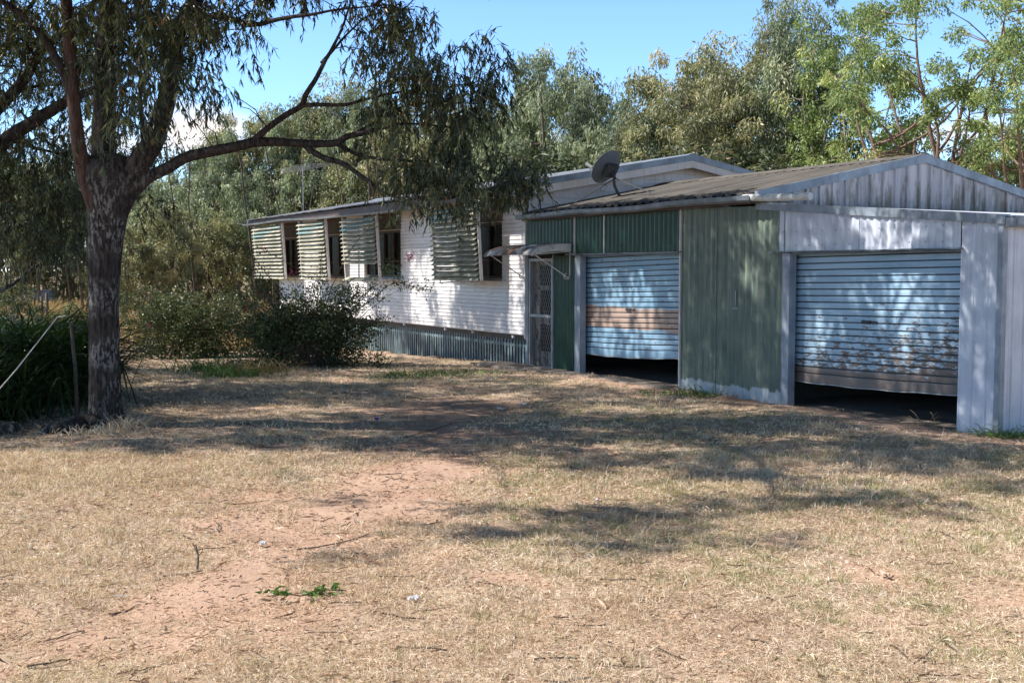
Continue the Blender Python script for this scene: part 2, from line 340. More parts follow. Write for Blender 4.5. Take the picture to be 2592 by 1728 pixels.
k_ = t.ramp(t.math('ADD', t.attr(), t.math('MULTIPLY', t.math('SUBTRACT', t.noise(14, 6, seed=7), .5), .8)), [(.25, 0.), (.6, 1.)])
M['ground'] = t.done(t.mix(k_, straw, dirt), .95, spec=.1, normal=t.bump(t.noise(45, 6, rough=.7), .5, .02))
g = link('ground', me, M['ground']); tag(g, 'dry tan yard of straw grass and reddish bare earth', None, None, 'structure')

# grass blades, as one mass
def field(N, y0, y1, pw=1.0):
    u = rng.random(N); Y = y0+(y1-y0)*u**pw; X = (rng.random(N)*2-1)*(Y*.52+1.6); return X, Y
def inbuild(X, Y):
    lx = (X-O[0])*Rv[0]+(Y-O[1])*Rv[1]; lw = (X-O[0])*Pv[0]+(Y-O[1])*Pv[1]; return (lw > -.03) & (lx < .05) & (lx > -26)
def blades(N, y0, y1, hmin, hmax, wid, flat, green, seed):
    X, Y = field(N, y0, y1); B = bare(X, Y); keep = (rng.random(N) > B*1.02) & ~inbuild(X, Y)
    keep &= rng.random(N) < .42+1.3*np.clip(fbm(X, Y, 3.1, seed)-.28, 0, 1)
    X = X[keep]; Y = Y[keep]; n_ = len(X); Z = gz(X, Y)
    sz = (Y/7.)**.55; a = rng.random(n_)*2*PI; el = np.abs(rng.normal(0, 1, n_))*flat+.05; el = np.clip(el, .04, 1.4)
    D = np.stack([np.cos(a)*np.cos(el), np.sin(a)*np.cos(el), np.sin(el)], -1)
    L = rng.uniform(hmin, hmax, n_)*(.8+.4*fbm(X, Y, 1.5, 5)); P = np.stack([X, Y, Z+rng.uniform(0, .012, n_)], -1)
    gmask = fbm(X, Y, .8, 70)+.35*np.clip((Y-9)/8, 0, .5)+.05*np.clip(X, -2, 3)
    g_ = rng.random(n_) < np.clip((gmask-.56)*green*3.2, .03, .6)
    tint = np.where(g_, rng.uniform(.86, 1, n_), np.clip(rng.beta(2, 2, n_)*.80*(.35+1.3*fbm(X, Y, 1.1, 55)), 0, .82))
    return leafquads(P, D, L, wid*sz, tint, .1)
def tufts(NT_, per, y0, y1, seed):
    X, Y = field(NT_, y0, y1); k = (rng.random(NT_) > bare(X, Y)*1.1) & ~inbuild(X, Y) & (fbm(X, Y, .9, seed) > .40); X = X[k]; Y = Y[k]; nt_ = len(X); hgt = rng.uniform(.03, .085, nt_); col = rng.beta(2, 2, nt_)*.75
    gr_ = rng.random(nt_) < np.clip((fbm(X, Y, .5, 71)+.10*np.clip(X, -1, 3)-.50)*3, .04, .75); col[gr_] = rng.uniform(.85, 1., gr_.sum())
    ci = np.repeat(np.arange(nt_), per); n_ = len(ci); off = rng.normal(0, .022, (n_, 2))*(Y[ci]/8)[:, None]**.5; x_ = X[ci]+off[:, 0]; y_ = Y[ci]+off[:, 1]
    D = np.stack([off[:, 0]*30+rng.normal(0, .5, n_), off[:, 1]*30+rng.normal(0, .5, n_), rng.uniform(.5, 1.6, n_)], -1)
    return leafquads(np.stack([x_, y_, gz(x_, y_)], -1), D, hgt[ci]*rng.uniform(.5, 1.2, n_), .004*(Y[ci]/7.)**.6, np.clip(col[ci]+rng.normal(0, .05, n_), 0, 1), .1)
gv = merge([tufts(7400, 18, 4.3, 11, 12), tufts(6600, 18, 9, 22, 13), blades(400000, 4.3, 11, .02, .065, .0042, .22, .25, 1), blades(150000, 4.3, 11, .025, .075, .0034, .75, .4, 2),
            blades(150000, 9, 24, .025, .08, .006, .6, .55, 3)])
grass = link('grass', npmesh('grass', gv[0], gv[1], gv[2]), M['straw'])
tag(grass, 'short dry straw coloured grass covering the yard', 'grass', None, 'stuff')
# leaf litter
def litter(N, y0, y1, lmin, lmax, w):
    X, Y = field(N, y0, y1); k = ~inbuild(X, Y) & (rng.random(N) < .35+fbm(X, Y, 1.4, 90)*.9-.2*(X > 1)); X = X[k]; Y = Y[k]; n_ = len(X)
    a = rng.random(n_)*2*PI; el = rng.normal(0, .18, n_); D = np.stack([np.cos(a)*np.cos(el), np.sin(a)*np.cos(el), np.sin(el)], -1)
    P = np.stack([X, Y, gz(X, Y)+.012+rng.random(n_)*.015], -1)
    return leafquads(P, D, rng.uniform(lmin, lmax, n_), rng.uniform(.6, 1.2, n_)*w, rng.beta(2, 1.8, n_), .3)
lv = merge([litter(28000, 4.3, 12, .02, .075, .010), litter(900, 4.3, 12, .08, .16, .014), litter(9000, 8, 20, .04, .10, .014)])
tag(link('leaf_litter', npmesh('leaf_litter', lv[0], lv[1], lv[2]), M['litter']), 'scattered brown fallen gum leaves over the yard', 'fallen leaves', None, 'stuff')

# tall dry grass paddock behind
def tall(N, xr, yr, h, seed, zf=0.):
    X = rng.uniform(*xr, N); Y = rng.uniform(*yr, N); k = (fbm(X, Y, .6, seed) > .40) & ~inbuild(X, Y); X = X[k]; Y = Y[k]; n_ = len(X)
    a = rng.random(n_)*2*PI; el = rng.uniform(.8, 1.45, n_); D = np.stack([np.cos(a)*np.cos(el), np.sin(a)*np.cos(el), np.sin(el)], -1)
    return leafquads(np.stack([X, Y, gz(X, Y)], -1), D, rng.uniform(.5, 1, n_)*h, .018+rng.random(n_)*.014, rng.random(n_))
tv = merge([tall(9000, (-24, -9), (30, 42), .5, 3), tall(26000, (-36, -8), (42, 62), .75, 4), tall(3000, (-8.2, -6.6), (27, 31), .8, 9)])
tag(link('paddock_grass', npmesh('paddock_grass', tv[0], tv[1], tv[2]), M['tallgrass']), 'tall dry brown grass in the paddock behind the shrubs', 'grass', None, 'stuff')

# ------------------------------------------------------------------ sheet builders in building frame
def corr_x(u0, u1, z0, z1, w, pitch=.076, amp=.009, seg=6, z1b=None, face=-1):
    """upright sheet, ribs vertical, runs along u; top may slope to z1b"""
    n_ = max(4, int((u1-u0)/pitch*seg)); m = MB(); z1b = z1 if z1b is None else z1b; g_ = []
    for i in range(n_+1):
        u = u0+(u1-u0)*i/n_; ww = w+amp*math.sin(2*PI*u/pitch); zt = z1+(z1b-z1)*i/n_
        g_.append([(u, ww, z0), (u, ww, zt)])
    m.grid(g_); return m
def rib_profile(s, pitch, amp): # trapezoid rib
    q = (s/pitch) % 1.
    return amp*(1 if q < .12 else (max(0, 1-(q-.12)/.05) if q < .17 else (0 if q < .95 else (q-.95)/.05)))
def rib_sheet(pts_fn, s0, s1, pitch=.2, amp=.02):
    br = sorted(set([s0, s1]+[k*pitch+o for k in range(int(s0/pitch)-1, int(s1/pitch)+2) for o in (0, .12*pitch, .17*pitch, .95*pitch) if s0 < k*pitch+o < s1]))
    m = MB(); m.grid([pts_fn(s, rib_profile(s+1e-6, pitch, amp)) for s in br]); return m
def roof_sheet(u0, u1, w0, w1, zf, pitch, amp, seg=6, bend=0.):
    n_ = int((u1-u0)/pitch*seg); g_ = []
    for i in range(n_+1):
        u = u0+(u1-u0)*i/n_; a = amp*math.sin(2*PI*u/pitch)
        g_.append([(u, w0+(w1-w0)*k/6, zf(w0+(w1-w0)*k/6)+a) for k in range(7)])
    m = MB(); m.grid(g_); return m

# ================================================================== HOUSE
HU = -10.33; HF = -25.35
house = empty('weatherboard_house', glob((HU, 0, 0)), BROT)
tag(house, 'long low white weatherboard house with louvred window hoods joined to the green shed', 'house')
ho = (HU, 0, 0)
def hb(m, name, mat, parent=house, smooth=False): return m.build(name, mat, parent, smooth, ho)
WIN = [(-25.0, -23.25), (-21.9, -19.75), (-18.5, -16.2), (-13.3, -11.27)]; ZS, ZT = 1.60, 2.74
def boards(m, rows, spans_fn, w, prot=.016):
    for z0, z1 in rows:
        for a, b in spans_fn(z0, z1):
            g = .017; m.add([(a, w-prot, z0+g), (b, w-prot, z0+g), (b, w-prot+.006, z1), (a, w-prot+.006, z1), (a, w+.014, z0+g), (b, w+.014, z0+g), (a, w+.014, z1), (b, w+.014, z1), (a, w+.014, z0-.001), (b, w+.014, z0-.001)],
                  [(0, 1, 2, 3), (4, 5, 1, 0), (3, 2, 7, 6), (8, 9, 5, 4)])
def spans(z0, z1):
    if z1 <= ZS or z0 >= ZT: return [(HF, HU)]
    out = []; a = HF
    for w0, w1 in WIN: out.append((a, w0)); a = w1
    out.append((a, HU)); return out
m = MB(); n_ = 34; st = (3.22-.55)/n_
boards(m, [(.55+i*st, .55+(i+1)*st+.001) for i in range(n_)], spans, 0)
for w0, w1 in WIN: # reveals
    m.box(w0-.0, w0+.01, -.002, .12, ZS, ZT); m.box(w1-.01, w1, -.002, .12, ZS, ZT); m.box(w0, w1, .0, .12, ZT-.01, ZT); m.box(w0, w1, .0, .12, ZS, ZS+.01)
hb(m, 'wall', M['boards'])
hb(MB().box(HF-.03, HF+.05, -.03, .04, .5, 3.2), 'corner_trim', M['board_trim']); hb(MB().box(HU-.05, HU-.004, -.03, .02, .5, 2.9), 'corner_trim', M['board_trim'])
m = MB(); m.box(HF, HU-.01, .20, .26, .40, .53); m.box(HF, HU-.01, .01, .2, .535, .545); hb(m, 'bottom_plate', M['frame_dark'])
# end and back walls, floor
def rz_(w): return 3.33+.175*(w+.6) if w <= 3.7 else 3.33+.175*(4.3)-.175*(w-3.7)
m = MB(); prof = [(0.012, .5), (7.4, .5), (7.4, rz_(7.4)-.05), (3.7, rz_(3.7)-.05), (0.012, rz_(0)-.05)]
m.prism(prof, 'x', HF, HF+.06); hb(m, 'far_wall', M['boards'])
m = MB(); m.box(HF+.06, HU-.06, 7.3, 7.4, .5, 3.25); hb(m, 'back_wall', M['boards'])
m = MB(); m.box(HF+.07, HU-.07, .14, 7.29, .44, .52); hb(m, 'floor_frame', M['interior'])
m = MB(); m.prism([(a, b-.02) for a, b in prof], 'x', HU-.08, HU-.03)
gw = hb(m, 'gable_wall', M['barge_white'])
m = MB()
for i in range(10):
    z0 = 2.75+i*.14; z1 = z0+.142
    # clip to gable
    def wl(z): return max(0.012, (z+.08-3.33)/.175-.6) if z+.08 > rz_(0) else .012
    a0 = wl(z0); a1 = wl(z1)
    if a1 >= 3.65: a1 = 3.65
    if a0 >= 3.65: break
    m.add([(HU+.006, a0, z0), (HU+.006, 7.4-a0, z0), (HU-.016, 7.4-a1, z1), (HU-.016, a1, z1), (HU-.03, a0, z0), (HU-.03, 7.4-a0, z0)], [(0, 1, 2, 3), (4, 5, 1, 0)])
o = m.build('gable_boards', M['barge_white'], house, False, ho)
# roof
rf = roof_sheet(-26.6, -10.08, -.70, 3.7, rz_, .10, .016, 6); rf = hb(rf, 'roof', M['roof_iron'], smooth=True)
m = roof_sheet(-26.6, -10.08, 3.7, 8.0, rz_, .076, .009, 4); hb(m, 'roof', M['roof_iron'], smooth=True)
m = MB(); m.prism([(3.48, rz_(3.48)+.014), (3.7, rz_(3.7)+.035), (3.92, rz_(3.92)+.014), (3.92, rz_(3.92)+.02), (3.7, rz_(3.7)+.045), (3.48, rz_(3.48)+.02)], 'x', -26.6, -10.04); hb(m, 'ridge_cap', M['zinc'])
# barge boards at the near gable: blue metal capping over white board
def slope_prism(m, w0, w1, lo, hi, x0, x1, fn):
    m.hexa([(x0, w0, fn(w0)+lo), (x1, w0, fn(w0)+lo), (x1, w1, fn(w1)+lo), (x0, w1, fn(w1)+lo), (x0, w0, fn(w0)+hi), (x1, w0, fn(w0)+hi), (x1, w1, fn(w1)+hi), (x0, w1, fn(w1)+hi)])
m = MB(); slope_prism(m, -.64, 3.7, -.10, .025, -10.12, -10.03, rz_); slope_prism(m, 3.7, 8.0, -.10, .025, -10.12, -10.03, rz_); hb(m, 'barge_capping', M['zinc'])
m = MB(); slope_prism(m, -.62, 3.7, -.24, -.098, -10.11, -10.05, rz_); slope_prism(m, 3.7, 7.98, -.24, -.098, -10.11, -10.05, rz_); hb(m, 'barge_board', M['barge_white'])
m = MB(); slope_prism(m, -.6, 3.7, -.13, -.115, -10.33, -10.11, rz_); slope_prism(m, 3.7, 7.9, -.13, -.115, -10.33, -10.11, rz_); hb(m, 'gable_soffit', M['barge_white'])
m = MB(); slope_prism(m, -.62, 3.7, -.09, .015, -26.66, -26.6, rz_); slope_prism(m, 3.7, 8., -.14, .02, -26.66, -26.6, rz_); hb(m, 'barge_board', M['zinc'])
m = MB(); m.box(-26.5, -10.12, -.6, -.0, 3.19, 3.205); m.box(-26.55, -10.12, -.605, -.575, 3.12, 3.29); hb(m, 'eave_board', M['reddish_timber'])
# gutter, sagging away from the roof edge near the middle
m = MB(); g_ = []
for i in range(60):
    u = -26.85+i*(12.6)/59; q = max(0, min(1, (u+23.0)/5)); dz = -.085*q+.01*math.sin(u*1.3)
    if u > -17: dz += .0
    z0 = 3.15+dz; g_.append([(u, -.625, z0+.06), (u, -.63, z0+.03), (u, -.66, z0+.008), (u, -.70, z0), (u, -.73, z0+.015), (u, -.74, z0+.05), (u, -.73, z0+.054)])
m.grid(g_); m.box(-26.87, -26.84, -.74, -.62, 3.19, 3.25); hb(m, 'gutter', M['zinc_dark'])
# windows
for k, (w0, w1) in enumerate(WIN):
    fr = MB(); np_ = 4 if w1-w0 > 2.2 else 3; wd = (w1-w0)/np_
    fr.box(w0+.01, w1-.01, .045, .11, ZS+.01, ZS+.07); fr.box(w0+.01, w1-.01, .045, .11, ZT-.07, ZT-.01)
    for i in range(np_+1):
        c = w0+wd*i; c = min(max(c, w0+.035), w1-.035); fr.box(c-.025, c+.025, .04, .105, ZS+.07, ZT-.07)
    for i in range(np_): fr.box(w0+wd*i+.03, w0+wd*(i+1)-.03, .06, .09, 1.98, 2.005)
    f = hb(fr, 'window', M['frame_dark'])
    pn = MB(); pn.box(w0+.02, w1-.02, .088, .092, ZS+.03, ZT-.03); hb(pn, 'pane', M['glass'], f)
    sl = MB(); sl.hexa([(w0-.1, -.09, ZS-.055), (w1+.12, -.09, ZS-.055), (w1+.12, .04, ZS-.035), (w0-.1, .04, ZS-.035), (w0-.1, -.09, ZS-.025), (w1+.12, -.09, ZS-.025), (w1+.12, .04, ZS), (w0-.1, .04, ZS)])
    hb(sl, 'sill', M['board_trim'], f)
    hd = MB(); hd.box(w0-.02, w1+.02, -.02, .0, ZT, ZT+.44); hb(hd, 'head_panel', M['reddish_timber'], f)
# louvred hoods
HOOD = [(-26.2, -23.35, 3.08, 1.53), (-21.9, -19.75, 3.08, 1.53), (-18.55, -16.33, 3.05, 1.52), (-13.35, -11.25, 3.05, 1.58)]
for k, (a, b, zt, zb) in enumerate(HOOD):
    h_ = empty('window_hood', (a-HU, -.55, zb)); h_.parent = house
    wt, wb = -.56, -.47
    def W(z): return wt+(wb-wt)*(zt-z)/(zt-zb)
    for u0, u1 in ((a, a+.04), (b-.04, b)): MB().hexa([(u0, wb-.03, zb), (u1, wb-.03, zb), (u1, wb+.03, zb), (u0, wb+.03, zb), (u0, wt-.03, zt+.08), (u1, wt-.03, zt+.08), (u1, wt+.03, zt+.08), (u0, wt+.03, zt+.08)]).build('stile', M['board_trim'], h_, False, (a, -.55, zb))
    fr = MB()
    if k == 3:
        for uu in (a+.25, b-.9): fr.tube([(uu, wb, zb+.02), (uu+.03, wb-.03, zb-.06), (uu+.1, wb-.01, zb-.07)], .014, 5); fr.tube([(uu+.03, wb, zb-.05), (uu+.05, -.02, zb-.02)], .01, 5)
        fr.tube([(a+.3, wb, zb-.045), (b-.1, wb, zb-.04)], .008, 5)
    if k == 2: fr.box(a+.72, a+.76, wb+.035, wb+.06, zb, zt)
    if fr.v: fr.build('latch' if k == 3 else 'stay', M['board_trim'], h_, False, (a, -.55, zb))
    sl = MB(); N_ = [15, 15, 15, 15][k]; stp = (zt-zb)/N_
    for i in range(N_):
        if k == 2 and i in (1, 2, 3): continue
        if k == 0 and i in (6,): pass
        z = zb+i*stp; w = W(z); tl = random.uniform(-.006, .006); dr = random.uniform(-.008, .008)
        sag = .004
        h_t = .08; ex = random.uniform(-.015, .02)
        sl.hexa([(a+.03-ex-.03, w-.095, z+tl), (b-.03+ex, w-.095, z+dr), (b-.035, w+.01, z+h_t+dr), (a+.035, w+.01, z+h_t+tl),
                 (a+.03-ex-.03, w-.097, z+.012+tl), (b-.03+ex, w-.097, z+.012+dr), (b-.035, w+.006, z+h_t+.012+dr), (a+.035, w+.006, z+h_t+.012+tl)])
    if k == 2: pass
    sl.build('slats', M['louvre'], h_, False, (a, -.55, zb))
# lattice battens
m = MB(); u = HF+.05
while u < HU-.08:
    wd = random.uniform(.058, .07); zb = -.42+random.uniform(-.02, .02); j = random.uniform(-.008, .008); m.hexa([(u, .165, zb), (u+wd, .165, zb), (u+wd, .172, zb), (u, .172, zb), (u+j, .165, .52), (u+wd+j, .165, .52), (u+wd+j, .172, .52), (u+j, .172, .52)]); u += .12
m.box(HF, HU-.02, .173, .19, .30, .36); hb(m, 'batten_skirt', M['lattice'])
m = MB(); m.box(HF, HU-.02, .80, .82, -.6, .50); m.box(HF, HF+.02, .2, .8, -.6, .5); hb(m, 'underfloor_shade_sheet', M['frame_dark'])  # dark sheet added under the floor so batten gaps read as shade
for u in np.arange(HF+.3, HU, 2.2): hb(MB().tube([(u, .35, -.6), (u, .35, .45)], .09, 8), 'stump', M['grey_timber'])
hb(MB().tube([(-26.1, .5, -.6), (-26.1, .5, 1.5)], .05, 6), 'verandah_post', M['grey_timber']); hb(MB().tube([(-26.0, 2.2, -.6), (-26.0, 2.2, 3.2)], .06, 6), 'verandah_post', M['grey_timber'])
for u, q in ((-16.1, .5), (-13.9, .49), (-12.6, .49), (-10.9, .48)): hb(MB().box(u, u+.06, -.01, .03, q, q+.05), 'cleat', M['board_trim'])

# ================================================================== SHED
shed = empty('corrugated_shed', glob((-5.6, 0, 0)), BROT)
tag(shed, 'green and white corrugated iron garage with two blue roller doors beside the weatherboard house', 'shed')
so = (-5.6, 0, 0)
def sb(m, name, mat, parent=shed, smooth=False): return m.build(name, mat, parent, smooth, so)
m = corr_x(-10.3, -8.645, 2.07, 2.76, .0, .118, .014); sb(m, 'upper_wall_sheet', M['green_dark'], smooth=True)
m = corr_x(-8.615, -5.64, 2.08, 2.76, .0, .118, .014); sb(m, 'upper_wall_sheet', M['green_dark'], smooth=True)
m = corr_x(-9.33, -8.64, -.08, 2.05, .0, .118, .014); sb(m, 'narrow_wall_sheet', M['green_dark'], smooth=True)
m = corr_x(-5.62, -3.385, -.08, 2.72, .0, .128, .014, z1b=2.66); sb(m, 'side_wall_sheet', M['green_pale'], smooth=True)
m = corr_x(-3.47, -.55, 2.045, 2.60, -.005, .118, .012, z1b=2.36); sb(m, 'lean_to_head_sheet', M['white_sheet'], smooth=True)
for u, z0 in ((-8.645, 2.05), (-7.72, 2.07), (-5.65, -.05)): sb(MB().box(u, u+.028, -.022, .012, z0, 2.76), 'cover_strip', M['board_trim'])
m = MB(); m.box(-8.60, -8.42, -.03, .09, -.08, 2.05); sb(m, 'door_post', M['post'])
m = MB(); m.box(-3.375, -3.25, -.03, .09, -.08, 2.02); m.box(-3.40, -3.385, -.02, .03, -.05, 2.02); sb(m, 'door_post', M['post'])
m = MB(); m.box(-8.85, -5.60, -.075, -.012, 2.055, 2.072); m.box(-8.62, -5.63, .0, .12, 2.03, 2.05); sb(m, 'head_flashing', M['zinc_dark'])
m = MB(); m.box(-3.60, -.49, -.075, -.014, 2.028, 2.044); m.box(-3.37, -.53, .0, .14, 2.0, 2.02); sb(m, 'head_flashing', M['zinc_dark'])
def screws(name_u0, u1, rows, w, pitch): # fixing heads along the rib crests
    m = MB()
    for u, z in [(name_u0+pitch*(.25+k), z) for k in range(int((u1-name_u0)/pitch)) for z in rows]: m.box(u-.005, u+.005, w-.005, w+.004, z-.006, z+.006)
    sb(m, 'fixing_screw_rows', M['zinc_dark'])
screws(-5.62, -3.4, (.35, 1.1, 1.85, 2.6), -.014, .256); screws(-3.44, -.6, (2.12, 2.30), -.018, .236); screws(-8.6, -5.66, (2.16, 2.62), -.014, .236)
sb(MB().box(-4.775, -4.765, -.0165, -.004, -.05, 2.68), 'sheet_lap', M['green_dark']); sb(MB().box(-2.05, -2.04, -.018, -.006, 2.05, 2.46), 'sheet_lap', M['zinc'])
# right column + end wall (ribbed)
m = rib_sheet(lambda s_, a: [(s_, -a, -.05), (s_, -a, 2.37-.0*s_)], -.53, -.03, .19, .012); m.box(-.535, -.515, -.005, .12, -.05, 2.03); sb(m, 'column_sheet', M['white_sheet'])
m = rib_sheet(lambda s_, a: [(.0+a, s_, -.05), (.0+a, s_, 2.33)], .03, 6.0, .19, .012); sb(m, 'end_wall_sheet', M['white_sheet'])
m = MB(); m.box(-.05, .018, -.02, -.012, -.05, 2.33); m.box(.012, .02, -.012, .06, -.05, 2.33); sb(m, 'corner_flashing', M['zinc'])
# roller doors
def curtain(u0, u1, zt, zb0, zb1, w, tilt, mat, bulge=0.):
    d = empty('roller_door', ((u0+u1)/2+5.6, w, 0)); d.parent = shed; oo = ((u0+u1)/2, w, 0)
    prof = []; z = zb0+.115; pz = .0855
    nU = 28
    rows = []
    top = zt
    zz = [(0., .012), (.006, .0), (.10, .0), (.1145, .002)]
    base = [(q, a) for q, a in zz]; z = .115
    while z < top-zb0:
        base += [(z+.0005, .03), (z+.0145, .03), (z+.015, .0), (z+.048, -.003), (z+pz-.002, .0)]; z += pz
    g_ = []
    for i in range(nU+1):
        f = i/nU; u = u0+(u1-u0)*f; col = []
        for q, a in base:
            fade = max(0, 1-q/1.0); drop = -bulge*math.sin(PI*min(1, f*1.1))*max(0, 1-q/.35) + .004*math.sin(u*9)*max(0, 1-q/.3)
            zloc = zb0+(zb1-zb0)*f+q*(1-(zb1-zb0)*f/(top-zb0)*.35)+drop
            col.append((u, w+a-.012*fade*math.sin(PI*f), min(zloc, zt+.03)))
        g_.append(col)
    m = MB(); m.grid(g_); c = m.build('curtain', mat, d, False, oo); c.data.materials.append(M['groove_shade'])
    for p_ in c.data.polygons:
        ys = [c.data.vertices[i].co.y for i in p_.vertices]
        if max(ys) > .018: p_.material_index = 1  # recessed groove faces are coloured dark to stand in for shade
    m = MB()
    for i in range(nU):
        a = g_[i][0]; b = g_[i+1][0]
        m.hexa([(a[0], a[1]-.015, a[2]-.012), (b[0], b[1]-.015, b[2]-.012), (b[0], b[1]+.03, b[2]-.012), (a[0], a[1]+.03, a[2]-.012), (a[0], a[1]-.012, a[2]), (b[0], b[1]-.012, b[2]), (b[0], b[1]+.03, b[2]), (a[0], a[1]+.03, a[2])])
    m.build('bottom_rail', M['alu'], d, False, oo)
    uc = (u0+u1)/2-.02; hz = 1.14 if w > .16 else 1.14
    m = MB(); m.box(uc-.12, uc+.02, w-.022, w-.006, hz-.022, hz+.022); m.box(uc+.03, uc+.13, w-.016, w-.006, hz-.018, hz+.018); m.tube([(uc-.1, w-.02, hz), (uc-.1, w-.05, hz), (uc-.0, w-.05, hz), (uc-.0, w-.02, hz)], .006, 6)
    m.build('lock_handle', M['dish_metal'], d, False, oo)
    for q0, q1 in ((u0-.03, u0-.005), (u1+.005, u1+.03)): MB().box(q0, q1, w-.03, w+.05, -.05, zt).build('guide_rail', M['zinc_dark'], d, False, oo)
    return d
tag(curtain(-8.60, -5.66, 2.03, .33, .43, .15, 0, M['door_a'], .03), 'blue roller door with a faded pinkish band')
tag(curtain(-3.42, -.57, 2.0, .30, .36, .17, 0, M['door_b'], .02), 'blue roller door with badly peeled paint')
# roof, ridge at w 3.1
def rs_(w): return 2.845+.2*(w+.1) if w <= 3.1 else 2.845+.2*3.2-.2*(w-3.1)
m = roof_sheet(-10.30, -3.80, -.16, 3.1, rs_, .215, .025, 8); sb(m, 'roof', M['roof_brown'], smooth=True)
m = roof_sheet(-10.30, -3.80, 3.1, 6.4, rs_, .19, .022, 8); sb(m, 'roof', M['roof_brown'], smooth=True)
m = MB(); m.prism([(2.9, rs_(2.9)+.024), (3.1, rs_(3.1)+.045), (3.3, rs_(3.3)+.024), (3.3, rs_(3.3)+.03), (3.1, rs_(3.1)+.052), (2.9, rs_(2.9)+.03)], 'x', -10.3, -3.72); sb(m, 'ridge_cap', M['roof_brown'])
m = MB(); slope_prism(m, -.17, 3.1, -.085, .038, -3.80, -3.72, rs_); slope_prism(m, 3.1, 6.42, -.085, .038, -3.80, -3.72, rs_)
slope_prism(m, 1.30, 1.36, -.088, .042, -3.81, -3.715, rs_); sb(m, 'barge_capping', M['zinc'])
m = rib_sheet(lambda s_, a: [(-3.79+a, s_, 2.6), (-3.79+a, s_, rs_(s_)-.05)], .02, 6.2, .25, .03); sb(m, 'gable_sheet', M['gable_sheet'])
m = MB(); g_ = []
for i in range(40):
    u = -10.32+i*6.5/39; z0 = 2.725+.008*math.sin(u*2.1)+(-.01 if -8 < u < -6 else 0); g_.append([(u, -.13, z0+.10), (u, -.135, z0+.03), (u, -.16, z0), (u, -.225, z0), (u, -.25, z0+.03), (u, -.255, z0+.09), (u, -.245, z0+.094)])
m.grid(g_); sb(m, 'gutter', M['zinc_dark'])
m = MB(); m.box(-10.3, -3.85, -.125, -.10, 2.70, 2.80); sb(m, 'fascia', M['reddish_timber'])
m = MB(); m.tube([(-4.0, -.19, 2.785), (-3.4, -.19, 2.755), (-2.72, -.19, 2.735)], .05, 14); sb(m, 'gutter_pipe', M['pvc'], smooth=False)
# lean-to roof and barge
def sk(u): return 2.70+(u+3.79)*(-.085)
m = MB(); g_ = []
for i in range(int(6/.076*5)+1):
    w = -.03+i*.076/5; g_.append([(u, w, sk(u)+.006*math.sin(2*PI*w/.076)) for u in (-3.79, -1.8, .12)])
m.grid(g_); sb(m, 'lean_to_roof', M['white_sheet'], smooth=True)
m = MB(); m.hexa([(-3.92, -.045, sk(-3.92)-.085), (.05, -.045, sk(.05)-.085), (.05, -.012, sk(.05)-.085), (-3.92, -.012, sk(-3.92)-.085), (-3.92, -.045, sk(-3.92)+.02), (.05, -.045, sk(.05)+.02), (.05, .05, sk(.05)+.02), (-3.92, .05, sk(-3.92)+.02)])
m.box(-.36, -.33, -.05, -.043, 2.3, 2.42); sb(m, 'lean_to_barge', M['zinc'])
m = MB(); g_ = [[(.06, w, 2.36), (.065, w, 2.28), (.10, w, 2.255), (.17, w, 2.26), (.20, w, 2.28), (.205, w, 2.36), (.195, w, 2.365)] for w in (-.03, 2, 4, 6)]
m.grid(g_); m.box(.055, .205, -.035, -.03, 2.26, 2.36); sb(m, 'lean_to_gutter', M['zinc'])
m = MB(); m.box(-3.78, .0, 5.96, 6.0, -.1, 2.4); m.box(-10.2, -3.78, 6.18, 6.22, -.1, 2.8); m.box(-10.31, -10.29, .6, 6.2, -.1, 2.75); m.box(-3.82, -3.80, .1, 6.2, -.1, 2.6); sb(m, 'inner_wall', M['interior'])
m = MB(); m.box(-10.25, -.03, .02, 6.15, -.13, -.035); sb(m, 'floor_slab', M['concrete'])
# screen door and the peeling door behind it
sd = empty('screen_door', (-9.78+5.6, 0, 0)); sd.parent = shed; tag(sd, 'wire mesh screen door in front of a peeling white door')
so2 = (-9.78, 0, 0)
m = MB()
for a, b in ((-10.22, -10.17), (-9.41, -9.36)): m.box(a, b, -.02, .02, -.05, 2.0)
m.box(-10.17, -9.41, -.018, .018, 1.95, 2.0); m.box(-10.17, -9.41, -.018, .018, -.04, .02); m.box(-10.17, -9.41, -.016, .016, .92, .97); m.build('frame', M['alu'], sd, False, so2)
m = MB(); stp = .075; a0, b0, z0, z1 = -10.17, -9.41, .02, 1.95
for i in range(-30, 40):
    for sg in (1, -1):
        # line u = a0 + i*stp + sg*(z-z0)*.5
        pts = []
        ua = a0+i*stp
        zs = [z0, z1]
        us = [ua, ua+sg*(z1-z0)*.5]
        lo, hi = 0., 1.
        du = us[1]-us[0]
        for bnd, s2 in ((a0, 1), (b0, -1)):
            va = (us[0]-bnd)*s2; vb = (us[1]-bnd)*s2
            if va < 0 and vb < 0: lo = 2; break
            if va < 0: lo = max(lo, -va/(vb-va))
            elif vb < 0: hi = min(hi, va/(va-vb))
        if hi-lo < .01: continue
        m.tube([(us[0]+du*lo, -.004*sg, z0+(z1-z0)*lo), (us[0]+du*hi, -.004*sg, z0+(z1-z0)*hi)], .0035, 3, False)
m.build('wire_mesh', M['wire'], sd, False, so2)
MB().box(-10.26, -10.225, -.04, .10, -.06, 2.06).build('jamb', M['post'], sd, False, so2); MB().box(-9.355, -9.335, -.03, .1, -.06, 2.06).build('jamb', M['post'], sd, False, so2)
m = MB(); a, b = -10.2, -9.39
m.box(a, a+.2, .10, .14, -.03, 1.98); m.box(b-.16, b, .10, .14, -.03, 1.98)
for q0, q1 in ((-.03, .28), (.78, .95), (1.42, 1.5), (1.88, 1.98)): m.box(a+.2, b-.16, .102, .138, q0, q1)
